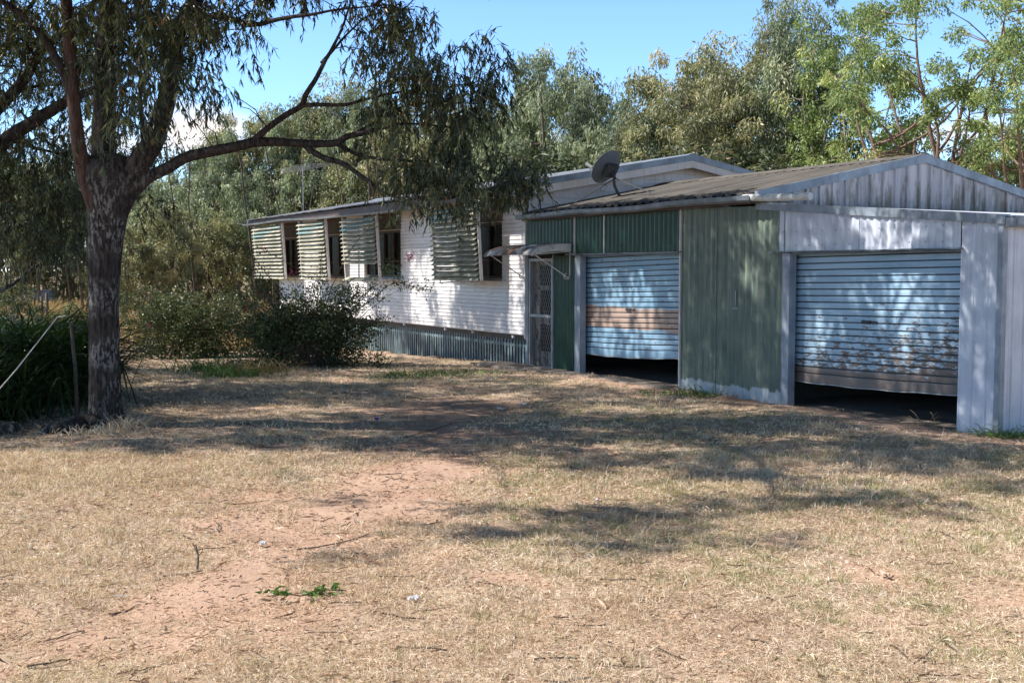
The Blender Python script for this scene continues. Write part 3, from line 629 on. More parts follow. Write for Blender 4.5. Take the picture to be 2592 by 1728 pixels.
m.build('inner_door', M['door_white'], sd, False, so2)
m = MB(); m.box(a+.2, b-.16, .118, .124, .28, 1.88); m.build('pane', M['glass'], sd, False, so2)
# awning over the door
aw = empty('door_awning', (-9.6+5.6, 0, 2.2)); aw.parent = shed; so3 = (-9.6, 0, 2.2)
m = MB(); g_ = []; A0, A1 = -10.48, -8.76
prof = [(0.01, 2.255), (-.2, 2.25), (-.4, 2.235), (-.55, 2.21), (-.68, 2.17), (-.78, 2.11), (-.83, 2.05)]
n_ = int((A1-A0)/.11*6)
for i in range(n_+1):
    u = A0+(A1-A0)*i/n_; a = .012*math.sin(2*PI*u/.11); g_.append([(u, w+a*(.3 if k < 3 else .9), z+a*(1 if k < 4 else .4)) for k, (w, z) in enumerate(prof)])
m.grid(g_); m.build('sheet', M['awning'], aw, True, so3)
for u in (A1+.0, A0-.015): MB().prism(prof+[(-.80, 2.03), (-.6, 2.09), (-.3, 2.12), (.01, 2.125)], 'x', u, u+.012).build('end_cap', M['pvc'] if u > -9 else M['zinc'], aw, False, so3)
for u in (A1-.02, A0+.1):
    m = MB()
    m.tube([(u, -.015, 2.12), (u, -.015, 1.70), (u, -.05, 1.63), (u, -.12, 1.64), (u, -.14, 1.70), (u, -.09, 1.73)], .011, 6)
    m.tube([(u, -.03, 1.64), (u, -.4, 1.86), (u, -.76, 2.07)], .011, 6); m.tube([(u, 0, 2.12), (u, -.78, 2.06)], .009, 6)
    m.build('bracket', M['board_trim'], aw, False, so3)
# small marks on the sheets
m = MB(); m.box(-4.36, -4.345, -.016, -.010, 1.28, 1.50); m.box(-4.42, -4.30, -.016, -.012, 1.24, 1.26); sb(m, 'bare_metal_scratch', M['alu'])

# concrete step strip outside the doors
m = MB(); P0 = [(-11.2, -.75), (-9.0, -.55), (-8.4, -.30), (-5.7, -.32), (-5.7, .01), (-11.2, .01)]
m.prism([glob((a, b, 0))[:2] for a, b in P0], 'z', -.10, .012); tag(m.build('concrete_path', M['concrete']), 'worn concrete strip in front of the screen door and first garage opening', None, None, 'structure')

# ================================================================== satellite dish (sits on shed roof)
def on_roof(px, py):
    r = ray(px, py); t_ = 8.
    while t_ < 60:
        q = loc((r[0]*t_, r[1]*t_, H+r[2]*t_))
        if q[1] > -.2 and q[2] < rs_(q[1]): return q
        t_ += .01
    return q
base = on_roof(1320+985/3.92, 370+510/3.92); bw = Vector(glob(base)); Yd = bw.y
dish = empty('satellite_dish', tuple(bw)); tag(dish, 'dark grey satellite dish on a bent pole braced on the brown shed roof', 'satellite dish')
def L_(px, py, dy=0.): return Vector(at_Y(px, py, Yd+dy))-bw
cpx, cpy = 1320+860/3.92, 370+222/3.92
C_ = L_(cpx, cpy, .05); rad = 42.5/2850*Yd*1.0
# axis: faces up and away to the back left
ax = Vector((-.55, .62, .56)).normalized(); e1 = ax.cross(Vector((0, 0, 1))).normalized(); e2 = e1.cross(ax)
m = MB(); b = 0; rings = 8; sg = 40
for s_, dd in ((0, 0.), (1, -.012)):
    g_ = []
    for i in range(rings+1):
        r_ = rad*1.02*i/rings; h_ = .18*(i/rings)**2*rad*1.2+dd
        g_.append([C_+(e1*math.cos(2*PI*k/sg)*r_+e2*math.sin(2*PI*k/sg)*r_*1.06)+ax*h_ for k in range(sg+1)])
    m.grid(g_)
rim = [C_+(e1*math.cos(2*PI*k/sg)*rad*1.02+e2*math.sin(2*PI*k/sg)*rad*1.02*1.06)+ax*(.18*rad*1.2-.006) for k in range(sg+1)]
m.tube(rim, .009, 6, False); m.build('reflector', M['dish'], dish, True)
m = MB(); bk = C_-ax*.03
m.hexa([tuple(bk+e1*a+e2*b_-ax*c) for c in (.10, .0) for a, b_ in ((-.12, -.12), (.12, -.12), (.12, .12), (-.12, .12))]); m.tube([bk-ax*.08, bk-ax*.15-Vector((0, 0, .05)), L_(1320+925/3.92, 370+320/3.92)], .03, 8); m.build('mount_bracket', M['dish_metal'], dish)
m = MB(); m.tube([L_(1320+922/3.92, 370+250/3.92), L_(1320+918/3.92, 370+340/3.92), L_(1320+925/3.92, 370+400/3.92), L_(1320+950/3.92, 370+455/3.92), Vector((0, 0, 0))], .026, 10); m.tube([(0, 0, -.01), (0, 0, .03)], .07, 10)
m.build('pole', M['dish_metal'], dish, True)
for (fx, fy) in ((1340, 490), (455, 605)):
    q = Vector(glob(on_roof(1320+fx/3.92, 370+fy/3.92)))-bw; m = MB(); m.tube([L_(1320+930/3.92, 370+320/3.92), q], .011, 6); m.box(q.x-.03, q.x+.03, q.y-.03, q.y+.03, q.z-.01, q.z+.012); m.build('brace', M['dish_metal'], dish)
lnb = L_(1320+655/3.92, 370+185/3.92, .28)
m = MB(); m.tube([C_-e2*rad*1.0+ax*.03, (C_-e2*rad*.9+lnb)/2+ax*.05-Vector((0, 0, .05)), lnb], .012, 6); m.tube([lnb-Vector((.02, -.03, -.02)), lnb+Vector((.09, -.05, -.06))], [.035, .028], 10); m.build('feed_horn', M['alu'], dish)
m = MB(); m.tube([L_(1320+790/3.92, 370+385/3.92), L_(1320+780/3.92, 370+440/3.92), L_(1320+820/3.92, 370+450/3.92), L_(1320+850/3.92, 370+400/3.92), L_(1320+820/3.92, 370+375/3.92)], .006, 5); m.build('cable', M['dish_metal'], dish)

# ================================================================== TV antenna
aq = fac(697*K, 500*K, 1.6); ab = Vector(glob((aq[0], 1.6, rz_(1.6)))); tp = at_Y(697*K, 385*K, ab.y); an = empty('television_antenna', tuple(ab)); tag(an, 'thin metal television antenna on a mast above the house roof', 'antenna')
hh = tp[2]-ab.z; m = MB(); m.tube([(0, 0, -.05), (0, 0, hh+.05)], .016, 6); m.build('mast', M['alu'], an)
m = MB(); sc = ab.y/2850; bd = Vector((Rv[0], Rv[1], 0))*.8+Vector((Pv[0], Pv[1], 0))*-.6; bd.normalize(); cr = Vector((-bd.y, bd.x, 0))
m.tube([-bd*.75+Vector((0, 0, hh)), bd*.95+Vector((0, 0, hh-.05))], .012, 5)
for i in range(6):
    c = -bd*.7+bd*.31*i+Vector((0, 0, hh-.01*i)); l_ = .95-.08*i; m.tube([c-cr*l_+Vector((0, 0, -.14*l_)), c, c+cr*l_+Vector((0, 0, .20*l_))], .0055, 4)
m.build('boom', M['alu'], an)
#@@TREES@@
# shade clusters: target on the ground in photo coordinates, height, radius, strands
SHADE = [(1230, 1165, 5.0, .55, 60), (1400, 1180, 5.0, .5, 55), (1080, 1215, 4.8, .5, 60), (900, 1262, 4.6, .25, 18), (880, 1138, 5.0, .35, 22), (1620, 1225, 5.0, .45, 55), (1550, 1260, 4.8, .4, 35), (1950, 1160, 5.2, .6, 60), (2150, 1140, 5.4, .5, 40), (2100, 1180, 5.2, .4, 25),
 (1750, 1080, 5.6, .8, 80), (1500, 1060, 5.6, .7, 70), (2050, 1040, 5.8, .7, 70), (1250, 1040, 5.4, .6, 40), (1650, 1010, 6.0, .8, 80), (1900, 1000, 6.2, .7, 60), (1350, 960, 6., .7, 60), (2250, 1030, 6., .5, 40),
 (700, 1010, 5.2, .7, 110), (480, 1010, 5.0, .7, 110), (900, 960, 5.6, .7, 100), (600, 930, 5.6, .8, 110), (350, 960, 5., .6, 100), (300, 1030, 5., .4, 60), (1100, 930, 6, .6, 60), (150, 1000, 5, .6, 80), (30, 990, 5, .5, 60)]
FSH = [(-.3, 1.5, 6.2, .35, 45), (-.1, .7, 6.0, .3, 30), (-.9, 1.2, 6.2, .22, 30), (-1.0, .5, 6.2, .22, 30), (-2.6, 1.4, 6.2, .2, 30), (-2.3, .8, 6.2, .25, 35), (-2.9, .5, 6.2, .2, 18), (-1.7, .5, 6.0, .22, 24), (-4.4, 1.9, 6.4, .45, 60), (-4.8, .9, 6.3, .45, 60), (-3.9, .9, 6.2, .3, 30), (-5.3, 1.6, 6.2, .4, 50), (-5.9, .8, 6, .35, 36), (-6.4, 1.5, 6, .35, 36), (-7.8, 1.0, 6, .25, 24), (-7.0, 2.5, 6.4, .35, 36), (-8.2, 2.4, 6.2, .3, 26), (-9.8, 2.4, 6., .4, 26), (-2, 2.3, 6.6, .4, 18), (-11.8, .9, 5.6, .2, 16), (-14.6, 1.1, 5.4, .2, 10), (-13.6, 2.4, 5.6, .4, 40), (-15.5, 2.8, 5.6, .4, 30), (-.2, 2.0, 6.4, .35, 30), (-8.9, .8, 6, .3, 30), (-3.4, 1.3, 6.4, .3, 26)]

def FPROB(u, z):
    if u > -.55: return .88
    if u > -1.25: return .9
    if u > -3.3: return (.45 if u < -2.7 or u > -2.1 else .72) if z < 2 else .6
    if u > -3.3 and u < -2.6: return .3
    if u > -5.65: return .80
    if u > -8.4: return .80 if z > 2.05 else (.88 if u > -6.6 else .30)
    if u > -10.3: return .9
    if z < .55: return .66
    if u > -11.1: return .3
    if z > 2.3: return .75
    if -15.9 < u < -13.4: return .34
    return .6
def GPROB(x, y):
    if y < 835 or x < -100 or x > 2500: return 0
    if y < 895: return .5 if x < 1500 else .6
    if x < 1250: return (.66 if y < 940 else .84) if y < 1030 else 0
    if y < 1085: return .70 if x < 2200 else .6
    return 0
# ================================================================== vegetation
def smooth_path(P, n, jit=0.):
    P = np.asarray(P, float); k = len(P); t_ = np.linspace(0, k-1, n); i = np.clip(t_.astype(int), 0, k-2); f = (t_-i)[:, None]
    g = lambda j: P[np.clip(j, 0, k-1)]
    a, b, c, d = g(i-1), g(i), g(i+1), g(i+2)
    q = .5*((2*b)+(-a+c)*f+(2*a-5*b+4*c-d)*f*f+(-a+3*b-3*c+d)*f**3)
    if jit: q[:, :3] += np.cumsum(rng.normal(0, jit, (n, 3)), 0)*np.minimum(1, np.arange(n)/3)[:, None]*.5
    return q
def dlimb(pts, n=None, jit=.0):
    """pts: (Dx, Dy, depth, radius) -> (n,4) array world xyz + radius"""
    W_ = [(*atD(a, b, c), r) for a, b, c, r in pts]; return smooth_path(W_, n or max(6, len(W_)*5), jit)
def limb_mesh(name, limbs, mat, parent, base, sides=10, rough=.0):
    out = []
    for L in limbs:
        V, Fq = tubes(L[None, :, :3], L[None, :, 3], sides)
        if rough:
            c = np.repeat(L[:, :3], sides, 0); r = np.repeat(L[:, 3], sides)[:, None]
            ang = np.tile(np.arange(sides), len(L)); k_ = fbm(ang*.9, V[:, 2]*3.5, 1.3, 31)+.5*fbm(V[:, 2]*1.1+ang*2., ang*.5, 1.1, 33)
            V = V+unit(V-c)*r*rough*(k_[:, None]-.75)
        out.append((V, Fq))
    V, Fq, _ = merge(out); V = V-np.array(base)
    return link(name, npmesh(name, V, Fq, None, True), mat, parent)
def strands(C, nl, L, hang=1., leafL=(.075, .125), leafW=(.013, .02), spread=.5):
    """C (N,3) start points of drooping twigs; returns leaf mesh parts and twig tubes"""
    N = len(C); a = rng.random(N)*2*PI; hz = rng.uniform(.1, spread, N)
    D0 = np.stack([np.cos(a)*hz*2.2, np.sin(a)*hz*2.2, rng.uniform(-.4, .35, N)], -1); D0 = unit(D0)
    Kp = 6; P = np.empty((N, Kp, 3)); P[:, 0] = C; d = D0.copy(); ln = rng.uniform(*L, N)
    for k in range(1, Kp):
        d = unit(d*np.array([.82, .82, .8])+np.array([0, 0, -.34*hang])+rng.normal(0, .10, (N, 3))); P[:, k] = P[:, k-1]+d*ln[:, None]/(Kp-1)
    R_ = np.linspace(.0035, .0012, Kp)[None].repeat(N, 0)
    tw = tubes(P, R_, 3)
    t_ = np.sort(rng.uniform(.12, 1, (N, nl)), 1); fi = t_*(Kp-1); i = np.minimum(fi.astype(int), Kp-2); f = (fi-i)[..., None]; ar = np.arange(N)[:, None]
    B = P[ar, i]*(1-f)+P[ar, i+1]*f; T = P[ar, i+1]-P[ar, i]; T = unit(T)
    Dl = unit(T*.5+rng.normal(0, .42, (N, nl, 3))+np.array([0, 0, -.75*hang]))
    n_ = N*nl; ll = rng.uniform(*leafL, n_); ww = rng.uniform(*leafW, n_)
    tint = np.clip(np.repeat(rng.normal(.42, .2, N), nl)+rng.normal(0, .2, n_), 0, .95); tint[rng.random(n_) < .015] = 1.
    return leafquads(B.reshape(-1, 3), Dl.reshape(-1, 3), ll, ww, tint), tw
def branchlets(starts, skel, r0=.008, r1=.003, sag=.12, Kp=6):
    """thin branches joining points to the nearest skeleton point"""
    S3 = skel[:, :3]; P = []
    for c in starts:
        dd = np.linalg.norm(S3-c, axis=1)+np.maximum(0, S3[:, 2]-c[2])*.5; s = S3[np.argmin(dd)]; ln = np.linalg.norm(c-s)
        t_ = np.linspace(0, 1, Kp)[:, None]; mid = s*(1-t_)+c*t_; mid[:, 2] += np.sin(t_[:, 0]*PI)*ln*sag; mid += rng.normal(0, .035*ln, mid.shape)*np.sin(t_*PI); P.append(mid)
    P = np.array(P); return P, np.linspace(r0, r1, Kp)[None].repeat(len(P), 0)

# ---------------------------------------------- the big gum in the yard
tb = gzD(242, 978); TY = tb[1]; base = (tb[0], TY, float(gz(tb[0], TY)))
tree = empty('gum_tree', base); tag(tree, 'large dark barked gum with a swollen fork and one long limb reaching over the yard', 'tree')
def d3(p): return [(a, b, TY+c, r) for a, b, c, r in p]
trunk = dlimb(d3([(243, 1010, 0, .31), (243, 975, 0, .235), (242, 930, 0, .185), (240, 820, 0, .170), (238, 700, 0, .168), (241, 590, 0, .180), (246, 500, 0, .215), (250, 450, 0, .265), (249, 415, 0, .29), (247, 380, 0, .28), (245, 360, 0, .20), (244, 350, 0, .06)]), 60)
limb_mesh('trunk', [trunk], M['bark_dark'], tree, base, 26, .13)
LC = dlimb(d3([(236, 400, .05, .15), (234, 330, .1, .135), (236, 230, .15, .125), (243, 110, .2, .115), (252, 0, .2, .11), (262, -140, .2, .1), (280, -300, .1, .07), (300, -430, 0, .035)]), 40, .008)
LL = dlimb(d3([(232, 500, -.1, .10), (208, 440, -.15, .10), (190, 380, -.2, .085), (177, 310, -.3, .075), (169, 230, -.35, .07), (160, 120, -.4, .065), (153, 0, -.4, .06), (140, -160, -.5, .05), (110, -300, -.7, .03)]), 44, .006)
LR = dlimb(d3([(268, 480, .0, .15), (295, 410, .0, .145), (325, 365, -.05, .13), (352, 325, -.1, .118), (378, 262, -.1, .105), (398, 165, -.1, .098), (410, 108, -.1, .09), (432, 43, -.1, .082), (470, -20, -.1, .075), (520, -130, -.2, .06), (590, -240, -.3, .035)]), 50, .007)
LB = dlimb(d3([(283, 462, .0, .11), (318, 424, -.02, .085), (350, 402, -.05, .072), (392, 381, -.1, .066), (432, 357, -.15, .062), (488, 345, -.2, .060), (540, 336, -.2, .058), (585, 325, -.25, .056), (640, 324, -.25, .05), (700, 327, -.3, .045), (770, 326, -.3, .04), (802, 310, -.3, .034), (850, 298, -.3, .026), (895, 288, -.3, .018), (950, 280, -.3, .012), (1050, 290, -.3, .008)]), 80, .003)
S1 = dlimb(d3([(578, 327, -.25, .042), (605, 302, -.3, .036), (650, 267, -.35, .033), (688, 243, -.4, .032), (700, 213, -.45, .029), (722, 178, -.5, .026), (742, 138, -.5, .023), (757, 112, -.55, .018), (778, 70, -.6, .014), (800, 10, -.6, .010), (820, -60, -.6, .007)]), 50, .004)
S1b = dlimb(d3([(738, 145, -.5, .018), (775, 100, -.4, .014), (812, 62, -.3, .011), (850, 35, -.3, .008), (930, 20, -.2, .005)]), 24, .004)
S2 = dlimb(d3([(686, 244, -.4, .026), (740, 241, -.4, .022), (790, 240, -.4, .019), (850, 225, -.35, .015), (930, 208, -.3, .012), (990, 205, -.3, .009), (1090, 190, -.3, .006)]), 34, .004)
S3_ = dlimb(d3([(694, 330, -.3, .036), (735, 360, -.35, .032), (790, 380, -.4, .029), (830, 408, -.5, .025), (862, 432, -.55, .021), (908, 455, -.6, .017), (975, 462, -.7, .010), (1040, 460, -.7, .006)]), 36, .004)
S4 = dlimb(d3([(772, 329, -.3, .025), (820, 354, -.2, .02), (870, 366, -.2, .017), (960, 372, -.1, .012), (1060, 380, 0, .009), (1160, 410, 0, .005)]), 32, .004)
S5 = dlimb(d3([(802, 312, -.3, .021), (850, 288, -.1, .016), (892, 260, 0, .013), (930, 246, 0, .011), (1010, 236, .1, .008), (1110, 240, .1, .005)]), 30, .004)
ST = dlimb(d3([(428, 52, -.1, .055), (470, 38, -.3, .040), (518, 43, -.5, .032), (583, 57, -.7, .027), (637, 46, -.8, .023), (702, 35, -.9, .018), (767, 24, -1, .012), (860, 15, -1, .007)]), 36, .005)
B1 = dlimb(d3([(175, 270, -.3, .05), (150, 180, -.4, .045), (110, 100, -.5, .04), (60, 40, -.6, .035), (0, 0, -.7, .03)]), 26, .005)
B2 = dlimb(d3([(330, 360, -.0, .03), (325, 280, .3, .025), (318, 200, .5, .02), (330, 120, .6, .015), (340, 40, .7, .01)]), 24, .006)
P0_ = np.array(LC[28, :3]); P1_ = np.array(LR[42, :3]); P2_ = np.array(LL[34, :3])
def wl_(p, tgt, r0, r1, up=.6): # limb above the frame, world coordinates
    p = np.array(p); q = np.array(tgt, float); m1 = p*.67+q*.33+np.array([0, 0, up]); m2 = p*.33+q*.67+np.array([0, 0, up]); A = np.c_[np.array([p, m1, m2, q]), np.linspace(r0, r1, 4)]; return smooth_path(A, 18, .02)
UP = [wl_(P1_, (-1.6, 10.6, 5.6), .06, .015), wl_(P1_, (-.7, 13.6, 6.2), .055, .015), wl_(P0_, (-3.6, 8.6, 5.7), .07, .015), wl_(P0_, (-3.2, 15.3, 7.4), .06, .015), wl_(P2_, (-6.6, 10.8, 6.2), .045, .012), wl_(P0_, (-2.2, 9.4, 6.4), .06, .012), wl_(P2_, (-7.2, 14.5, 6.6), .04, .012), wl_(P0_, (-4.6, 13, 8.2), .06, .015)]
for L_s in ([LC], [LL], [LR], [LB, S1, S1b, S2, S3_, S4, S5], [ST], [B1], [B2]):
    limb_mesh('branch', L_s, M['bark_red'] if L_s[0] is LL else M['bark_dark'], tree, base, 10, .10)
limb_mesh('branch', UP, M['bark_dark'], tree, base, 7, .05)
skel = np.concatenate([LC[14:], LL[14:], LR[14:], LB[24:], S1, S1b, S2, S3_, S4, S5, ST, B2]+UP)
ELL = [ # Dx, Dy, rx, ry, depth lo, hi, strands per m2
 (300, 40, 130, 75, -1.6, .9, 120), (250, 130, 80, 90, -1.5, .8, 95), (330, 160, 85, 100, -1.6, .5, 105), (250, 250, 55, 80, -1.2, .6, 75), (345, 265, 45, 65, -1.2, .3, 80),
 (425, 60, 75, 70, -1.4, .7, 130), (440, 170, 50, 75, -1.2, .5, 90), (475, 215, 24, 40, -.9, 0, 50), (520, 30, 80, 38, -1.2, .3, 110), (560, 90, 40, 45, -1.2, .0, 55), (590, 130, 16, 38, -.9, -.3, 40),
 (620, 10, 80, 30, -1.2, .2, 110), (700, 5, 80, 28, -1.2, 0, 100), (810, 10, 80, 36, -1., .2, 110), (548, 232, 18, 22, -.6, -.3, 60),
 (905, 35, 65, 50, -.9, .3, 170), (900, 110, 75, 55, -.9, .4, 165), (950, 75, 50, 45, -.8, .3, 170), (960, 160, 80, 55, -.9, .5, 190), (1010, 200, 80, 50, -.8, .5, 170), (1100, 120, 52, 42, -.6, .6, 190), (1120, 180, 45, 60, -.6, .6, 190), (1130, 270, 32, 60, -.5, .6, 170),
 (880, 220, 70, 45, -.8, .4, 110), (1060, 270, 75, 55, -.7, .5, 150), (960, 265, 80, 40, -.8, .4, 90), (1000, 330, 85, 50, -.8, .4, 110), (1080, 350, 65, 45, -.7, .4, 120), (900, 340, 60, 35, -.9, .2, 60), (850, 285, 40, 30, -.6, .1, 45),
 (940, 390, 60, 50, -1.1, .1, 120), (1010, 410, 60, 50, -1.1, .1, 150), (1090, 420, 60, 45, -1., .1, 150), (1190, 375, 60, 45, -.6, .5, 170), (1205, 425, 50, 40, -.6, .4, 160), (1140, 400, 50, 35, -.6, .4, 110), (950, 450, 50, 26, -1.1, -.3, 130), (1030, 465, 60, 20, -1.1, -.3, 120), (1150, 455, 50, 20, -.8, .1, 110),
 (150, 30, 60, 60, -.8, .8, 70), (180, 150, 35, 100, -.2, 1., 55)]
pts = []; sub = []
for (cx, cy, rx, ry, y0, y1, dn) in ELL:
    n_ = int(dn*PI*rx*ry*2.53e-5*(1+.55*(y1-y0))*(.98 if cx < 700 else (1.0 if cy > 385 else .74)))+2; nc = max(2, n_//9)
    q = rng.normal(0, .5, (nc, 2)); q *= np.minimum(1, .97/np.maximum(np.linalg.norm(q, axis=1, keepdims=True), 1e-6))
    yy = TY+rng.uniform(y0, y1, nc); cc = np.array([atD(cx+a*rx, cy-14+b*ry*.9, y_) for (a, b), y_ in zip(q, yy)]); sub.append(cc)
    pts.append(cc[rng.integers(0, nc, n_)]+rng.normal(0, 1, (n_, 3))*np.array([.13, .14, .07]))
VW = []
for tgt, n_, rr in ([(L[-1, :3], 170, .55) for L in UP]+[(L[12, :3], 110, .5) for L in UP]):
    nc = n_//9; cc = tgt+rng.normal(0, 1, (nc, 3))*np.array([rr, rr, .3]); VW.append(cc)
    pts.append(cc[rng.integers(0, nc, n_)]+rng.normal(0, 1, (n_, 3))*.13)
# clusters high over the yard whose shade dapples the ground and doors
def PD(q):
    X_, Y_, Z_ = q[0], q[1], q[2]-H; f_ = Y_*cp-Z_*sp; return ((CX+F*X_/f_)/K, (CY-F*(Y_*sp+Z_*cp)/f_)/K)
def shade_from(pt, z): return np.array([pt[0]-(z-pt[2]), pt[1]-(z-pt[2])*.045, z])
SH = []; BACK = []
def caster(t_):
    zc = 5.
    for _ in range(4): zc = max(4.9, 1.8+.262*(t_[1]-(zc-t_[2])*.045)+.35)
    return shade_from(t_, zc+rng.random()*1.7)
nodes = []
for u_ in np.arange(-18, .3, .26):
    for z_ in np.arange(.1, 3.3, .26):
        p_ = FPROB(u_, z_)
        if fbm(u_*1.0+.35*z_, z_*.5, 1.0, 79)+rng.normal(0, .04) < .5+(p_-.5)*.62: nodes.append((glob((u_+rng.normal(0, .06), 0, z_+rng.normal(0, .06))), 13))
for x_ in np.arange(-8, 5.5, .36):
    for y_ in np.arange(6.3, 22, .34):
        dx_, dy_ = PD((x_, y_, 0)); p_ = GPROB(dx_, dy_)
        if p_ > 0 and not inbuild(np.array([x_]), np.array([y_]))[0] and fbm(x_*.45, y_*1.25, 1.0, 78)+rng.normal(0, .03) < .5+(p_-.5)*.62: nodes.append(((x_+rng.normal(0, .08), y_+rng.normal(0, .08), 0.), 14))
for (dx, dy, z, rx, n_) in SHADE:
    for _ in range(max(1, n_//13)): g0 = gzD(dx, dy); nodes.append(((g0[0]+rng.normal(0, rx), g0[1]+rng.normal(0, rx*.3), 0.), 13))
for t_, n_ in nodes:
    c = caster(t_)
    (BACK if c[1] > 17.3 else SH).append(c)
    if c[1] <= 17.3: VW.append(c[None]); pts.append(c+rng.normal(0, 1, (int(n_*1.7), 3))*.12)
print('shade nodes', len(SH), len(BACK)); SHall = np.array(SH); SH = SHall[::26]
ex = []
for c in SH:
    src = skel[np.argmin(np.linalg.norm(skel[:, :3]-c, axis=1)+np.maximum(0, 4.3-skel[:, 2])*3)]; ex.append(wl_(src[:3], c, .022, .008, .25))
limb_mesh('branch', ex, M['bark_dark'], tree, base, 5)
skel2 = np.concatenate([skel]+ex)
C = np.concatenate(pts); lf, tw = strands(C, 14, (.16, .42), 1., (.075, .13), (.014, .021))
tree_sub = np.concatenate(sub+VW); bp, br = branchlets(tree_sub, skel2, .008, .003, .10); bt = tubes(bp, br, 4)
link('crown', npmesh('crown', lf[0]-np.array(base), lf[1], lf[2]), M['leaf_gum'], tree)
V, Fq, _ = merge([tw, bt]); link('twigs', npmesh('twigs', V-np.array(base), Fq), M['bark_dark'], tree)
print('gum leaves', len(lf[1]), 'twigs', len(Fq))

# ---------------------------------------------- the dark tree at the left edge
LY = 16.; lb = (atD(-190, 0, LY)[0], LY, float(gz(atD(-190, 0, LY)[0], LY))); lt = empty('gum_tree', lb); tag(lt, 'dark spreading gum tree at the left edge with crossing limbs behind the large trunk', 'tree')
def d4(p): return [(a, b, LY+c, r) for a, b, c, r in p]
A0 = dlimb(d4([(-190, 900, 0, .26), (-190, 700, 0, .22), (-185, 560, 0, .2), (-170, 460, 0, .17), (-120, 380, 0, .13), (-50, 290, 0, .10), (0, 245, 0, .085), (50, 190, 0, .075), (95, 120, 0, .065), (140, 75, 0, .055), (185, 35, .1, .04), (240, -30, .2, .03)]), 60, .006)
A1 = dlimb(d4([(-175, 520, 0, .13), (-80, 430, -.3, .11), (0, 335, -.5, .10), (60, 290, -.6, .09), (110, 258, -.6, .08), (165, 228, -.6, .065), (220, 205, -.5, .05), (290, 170, -.3, .03)]), 40, .006)
A2 = dlimb(d4([(-120, 380, 0, .08), (-60, 250, .4, .07), (0, 130, .6, .05), (40, 60, .8, .04), (80, 0, 1, .03)]), 30, .006)
A3 = dlimb(d4([(-180, 620, 0, .09), (-90, 560, -.2, .06), (0, 540, -.3, .035), (60, 505, -.3, .02), (120, 470, -.2, .012)]), 26, .01)
A4 = dlimb(d4([(-185, 700, 0, .08), (-80, 690, .3, .05), (10, 660, .4, .03), (80, 610, .4, .02), (150, 600, .4, .01), (190, 560, .4, .007)]), 26, .01)
A5 = dlimb(d4([(-60, 300, 0, .04), (40, 330, .3, .03), (110, 350, .4, .02), (180, 370, .4, .012), (240, 400, .3, .008)]), 22, .01)
A6 = dlimb(d4([(30, 210, 0, .03), (110, 200, .3, .02), (200, 190, .4, .012), (280, 200, .5, .008)]), 20, .01)
limb_mesh('trunk', [A0], M['bark_dark'], lt, lb, 14, .08)
for L in (A1, A2, A3, A4, A5, A6): limb_mesh('branch', [L], M['bark_dark'], lt, lb, 9, .05)
sk = np.concatenate([A0[20:], A1, A2, A3, A4, A5, A6]); pts = []; sub = []
for (cx, cy, rx, ry, y0, y1, dn) in [(-40, 40, 110, 90, -1.5, 1.5, 65), (70, 60, 90, 80, -1.2, 1.5, 75), (160, 110, 60, 90, -.8, 1.4, 75), (20, 170, 90, 70, -1., 1.5, 70), (100, 200, 80, 60, -.8, 1.5, 75), (180, 260, 70, 60, -.6, 1.5, 80), (60, 330, 110, 60, -.8, 1.5, 120), (180, 380, 70, 70, -.4, 1.5, 120),
    (40, 430, 110, 70, -1, 1.5, 125), (130, 480, 70, 50, -.6, 1.4, 130), (30, 540, 90, 50, -.8, 1.4, 120), (140, 560, 60, 45, -.4, 1.2, 115), (40, 610, 80, 40, -.6, 1., 55), (-120, 300, 100, 200, -2, 2, 45), (300, 420, 50, 40, 0, 1.5, 60), (350, 400, 45, 60, .4, 1.5, 45), (340, 470, 50, 40, .4, 1.5, 45)]:
    n_ = int(dn*PI*rx*ry*3.8e-5*(1+.45*(y1-y0)))+2; nc = max(2, n_//9)
    q = rng.normal(0, .55, (nc, 2)); q *= np.minimum(1, 1/np.maximum(np.linalg.norm(q, axis=1, keepdims=True), 1e-6)); yy = LY+rng.uniform(y0, y1, nc)
    cc = np.array([atD(cx+a*rx, cy-15+b*ry, y_) for (a, b), y_ in zip(q, yy)]); sub.append(cc); pts.append(cc[rng.integers(0, nc, n_)]+rng.normal(0, 1, (n_, 3))*np.array([.17, .17, .1]))
lf, tw = strands(np.concatenate(pts), 13, (.2, .5), .9, (.08, .14), (.016, .024)); bp, br = branchlets(np.concatenate(sub), sk, .01, .004, .10); bt = tubes(bp, br, 4)
link('crown', npmesh('crown', lf[0]-np.array(lb), lf[1], lf[2]), M['leaf_gum'], lt); V, Fq, _ = merge([tw, bt]); link('twigs', npmesh('twigs', V-np.array(lb), Fq), M['bark_dark'], lt)

# ---------------------------------------------- tall tree behind the left edge
q = np.array(BACK); RY = 21.; rb = (-12.6, RY, float(gz(-12.6, RY))); rt = empty('gum_tree', rb); tag(rt, 'tall gum rising out of the frame behind the dark tree at the left edge', 'tree')
RL = [smooth_path(np.array([[-12.6, RY, -.3, .3], [-12.5, RY, 3, .24], [-12.3, RY+.1, 6, .2], [-11.8, RY+.2, 9, .14], [-11.6, RY, 12, .06]]), 30, .01)]
for c in list(q[::30])+[np.array([-12., 20, 8.]), np.array([-13.5, 22, 9.5]), np.array([-11, 21, 10.]), np.array([-13, 19.5, 6.5])]: RL.append(wl_(RL[0][rng.integers(14, 24), :3], c, .05, .012, .4))
limb_mesh('trunk', RL[:1], M['bark_dark'], rt, rb, 12, .08); limb_mesh('branch', RL[1:], M['bark_dark'], rt, rb, 6)
cc = np.concatenate([q, np.array([-12.2, 21, 8.])+rng.normal(0, 1, (170, 3))*np.array([1.5, 1.6, 2.0])]); n_ = len(cc)*13
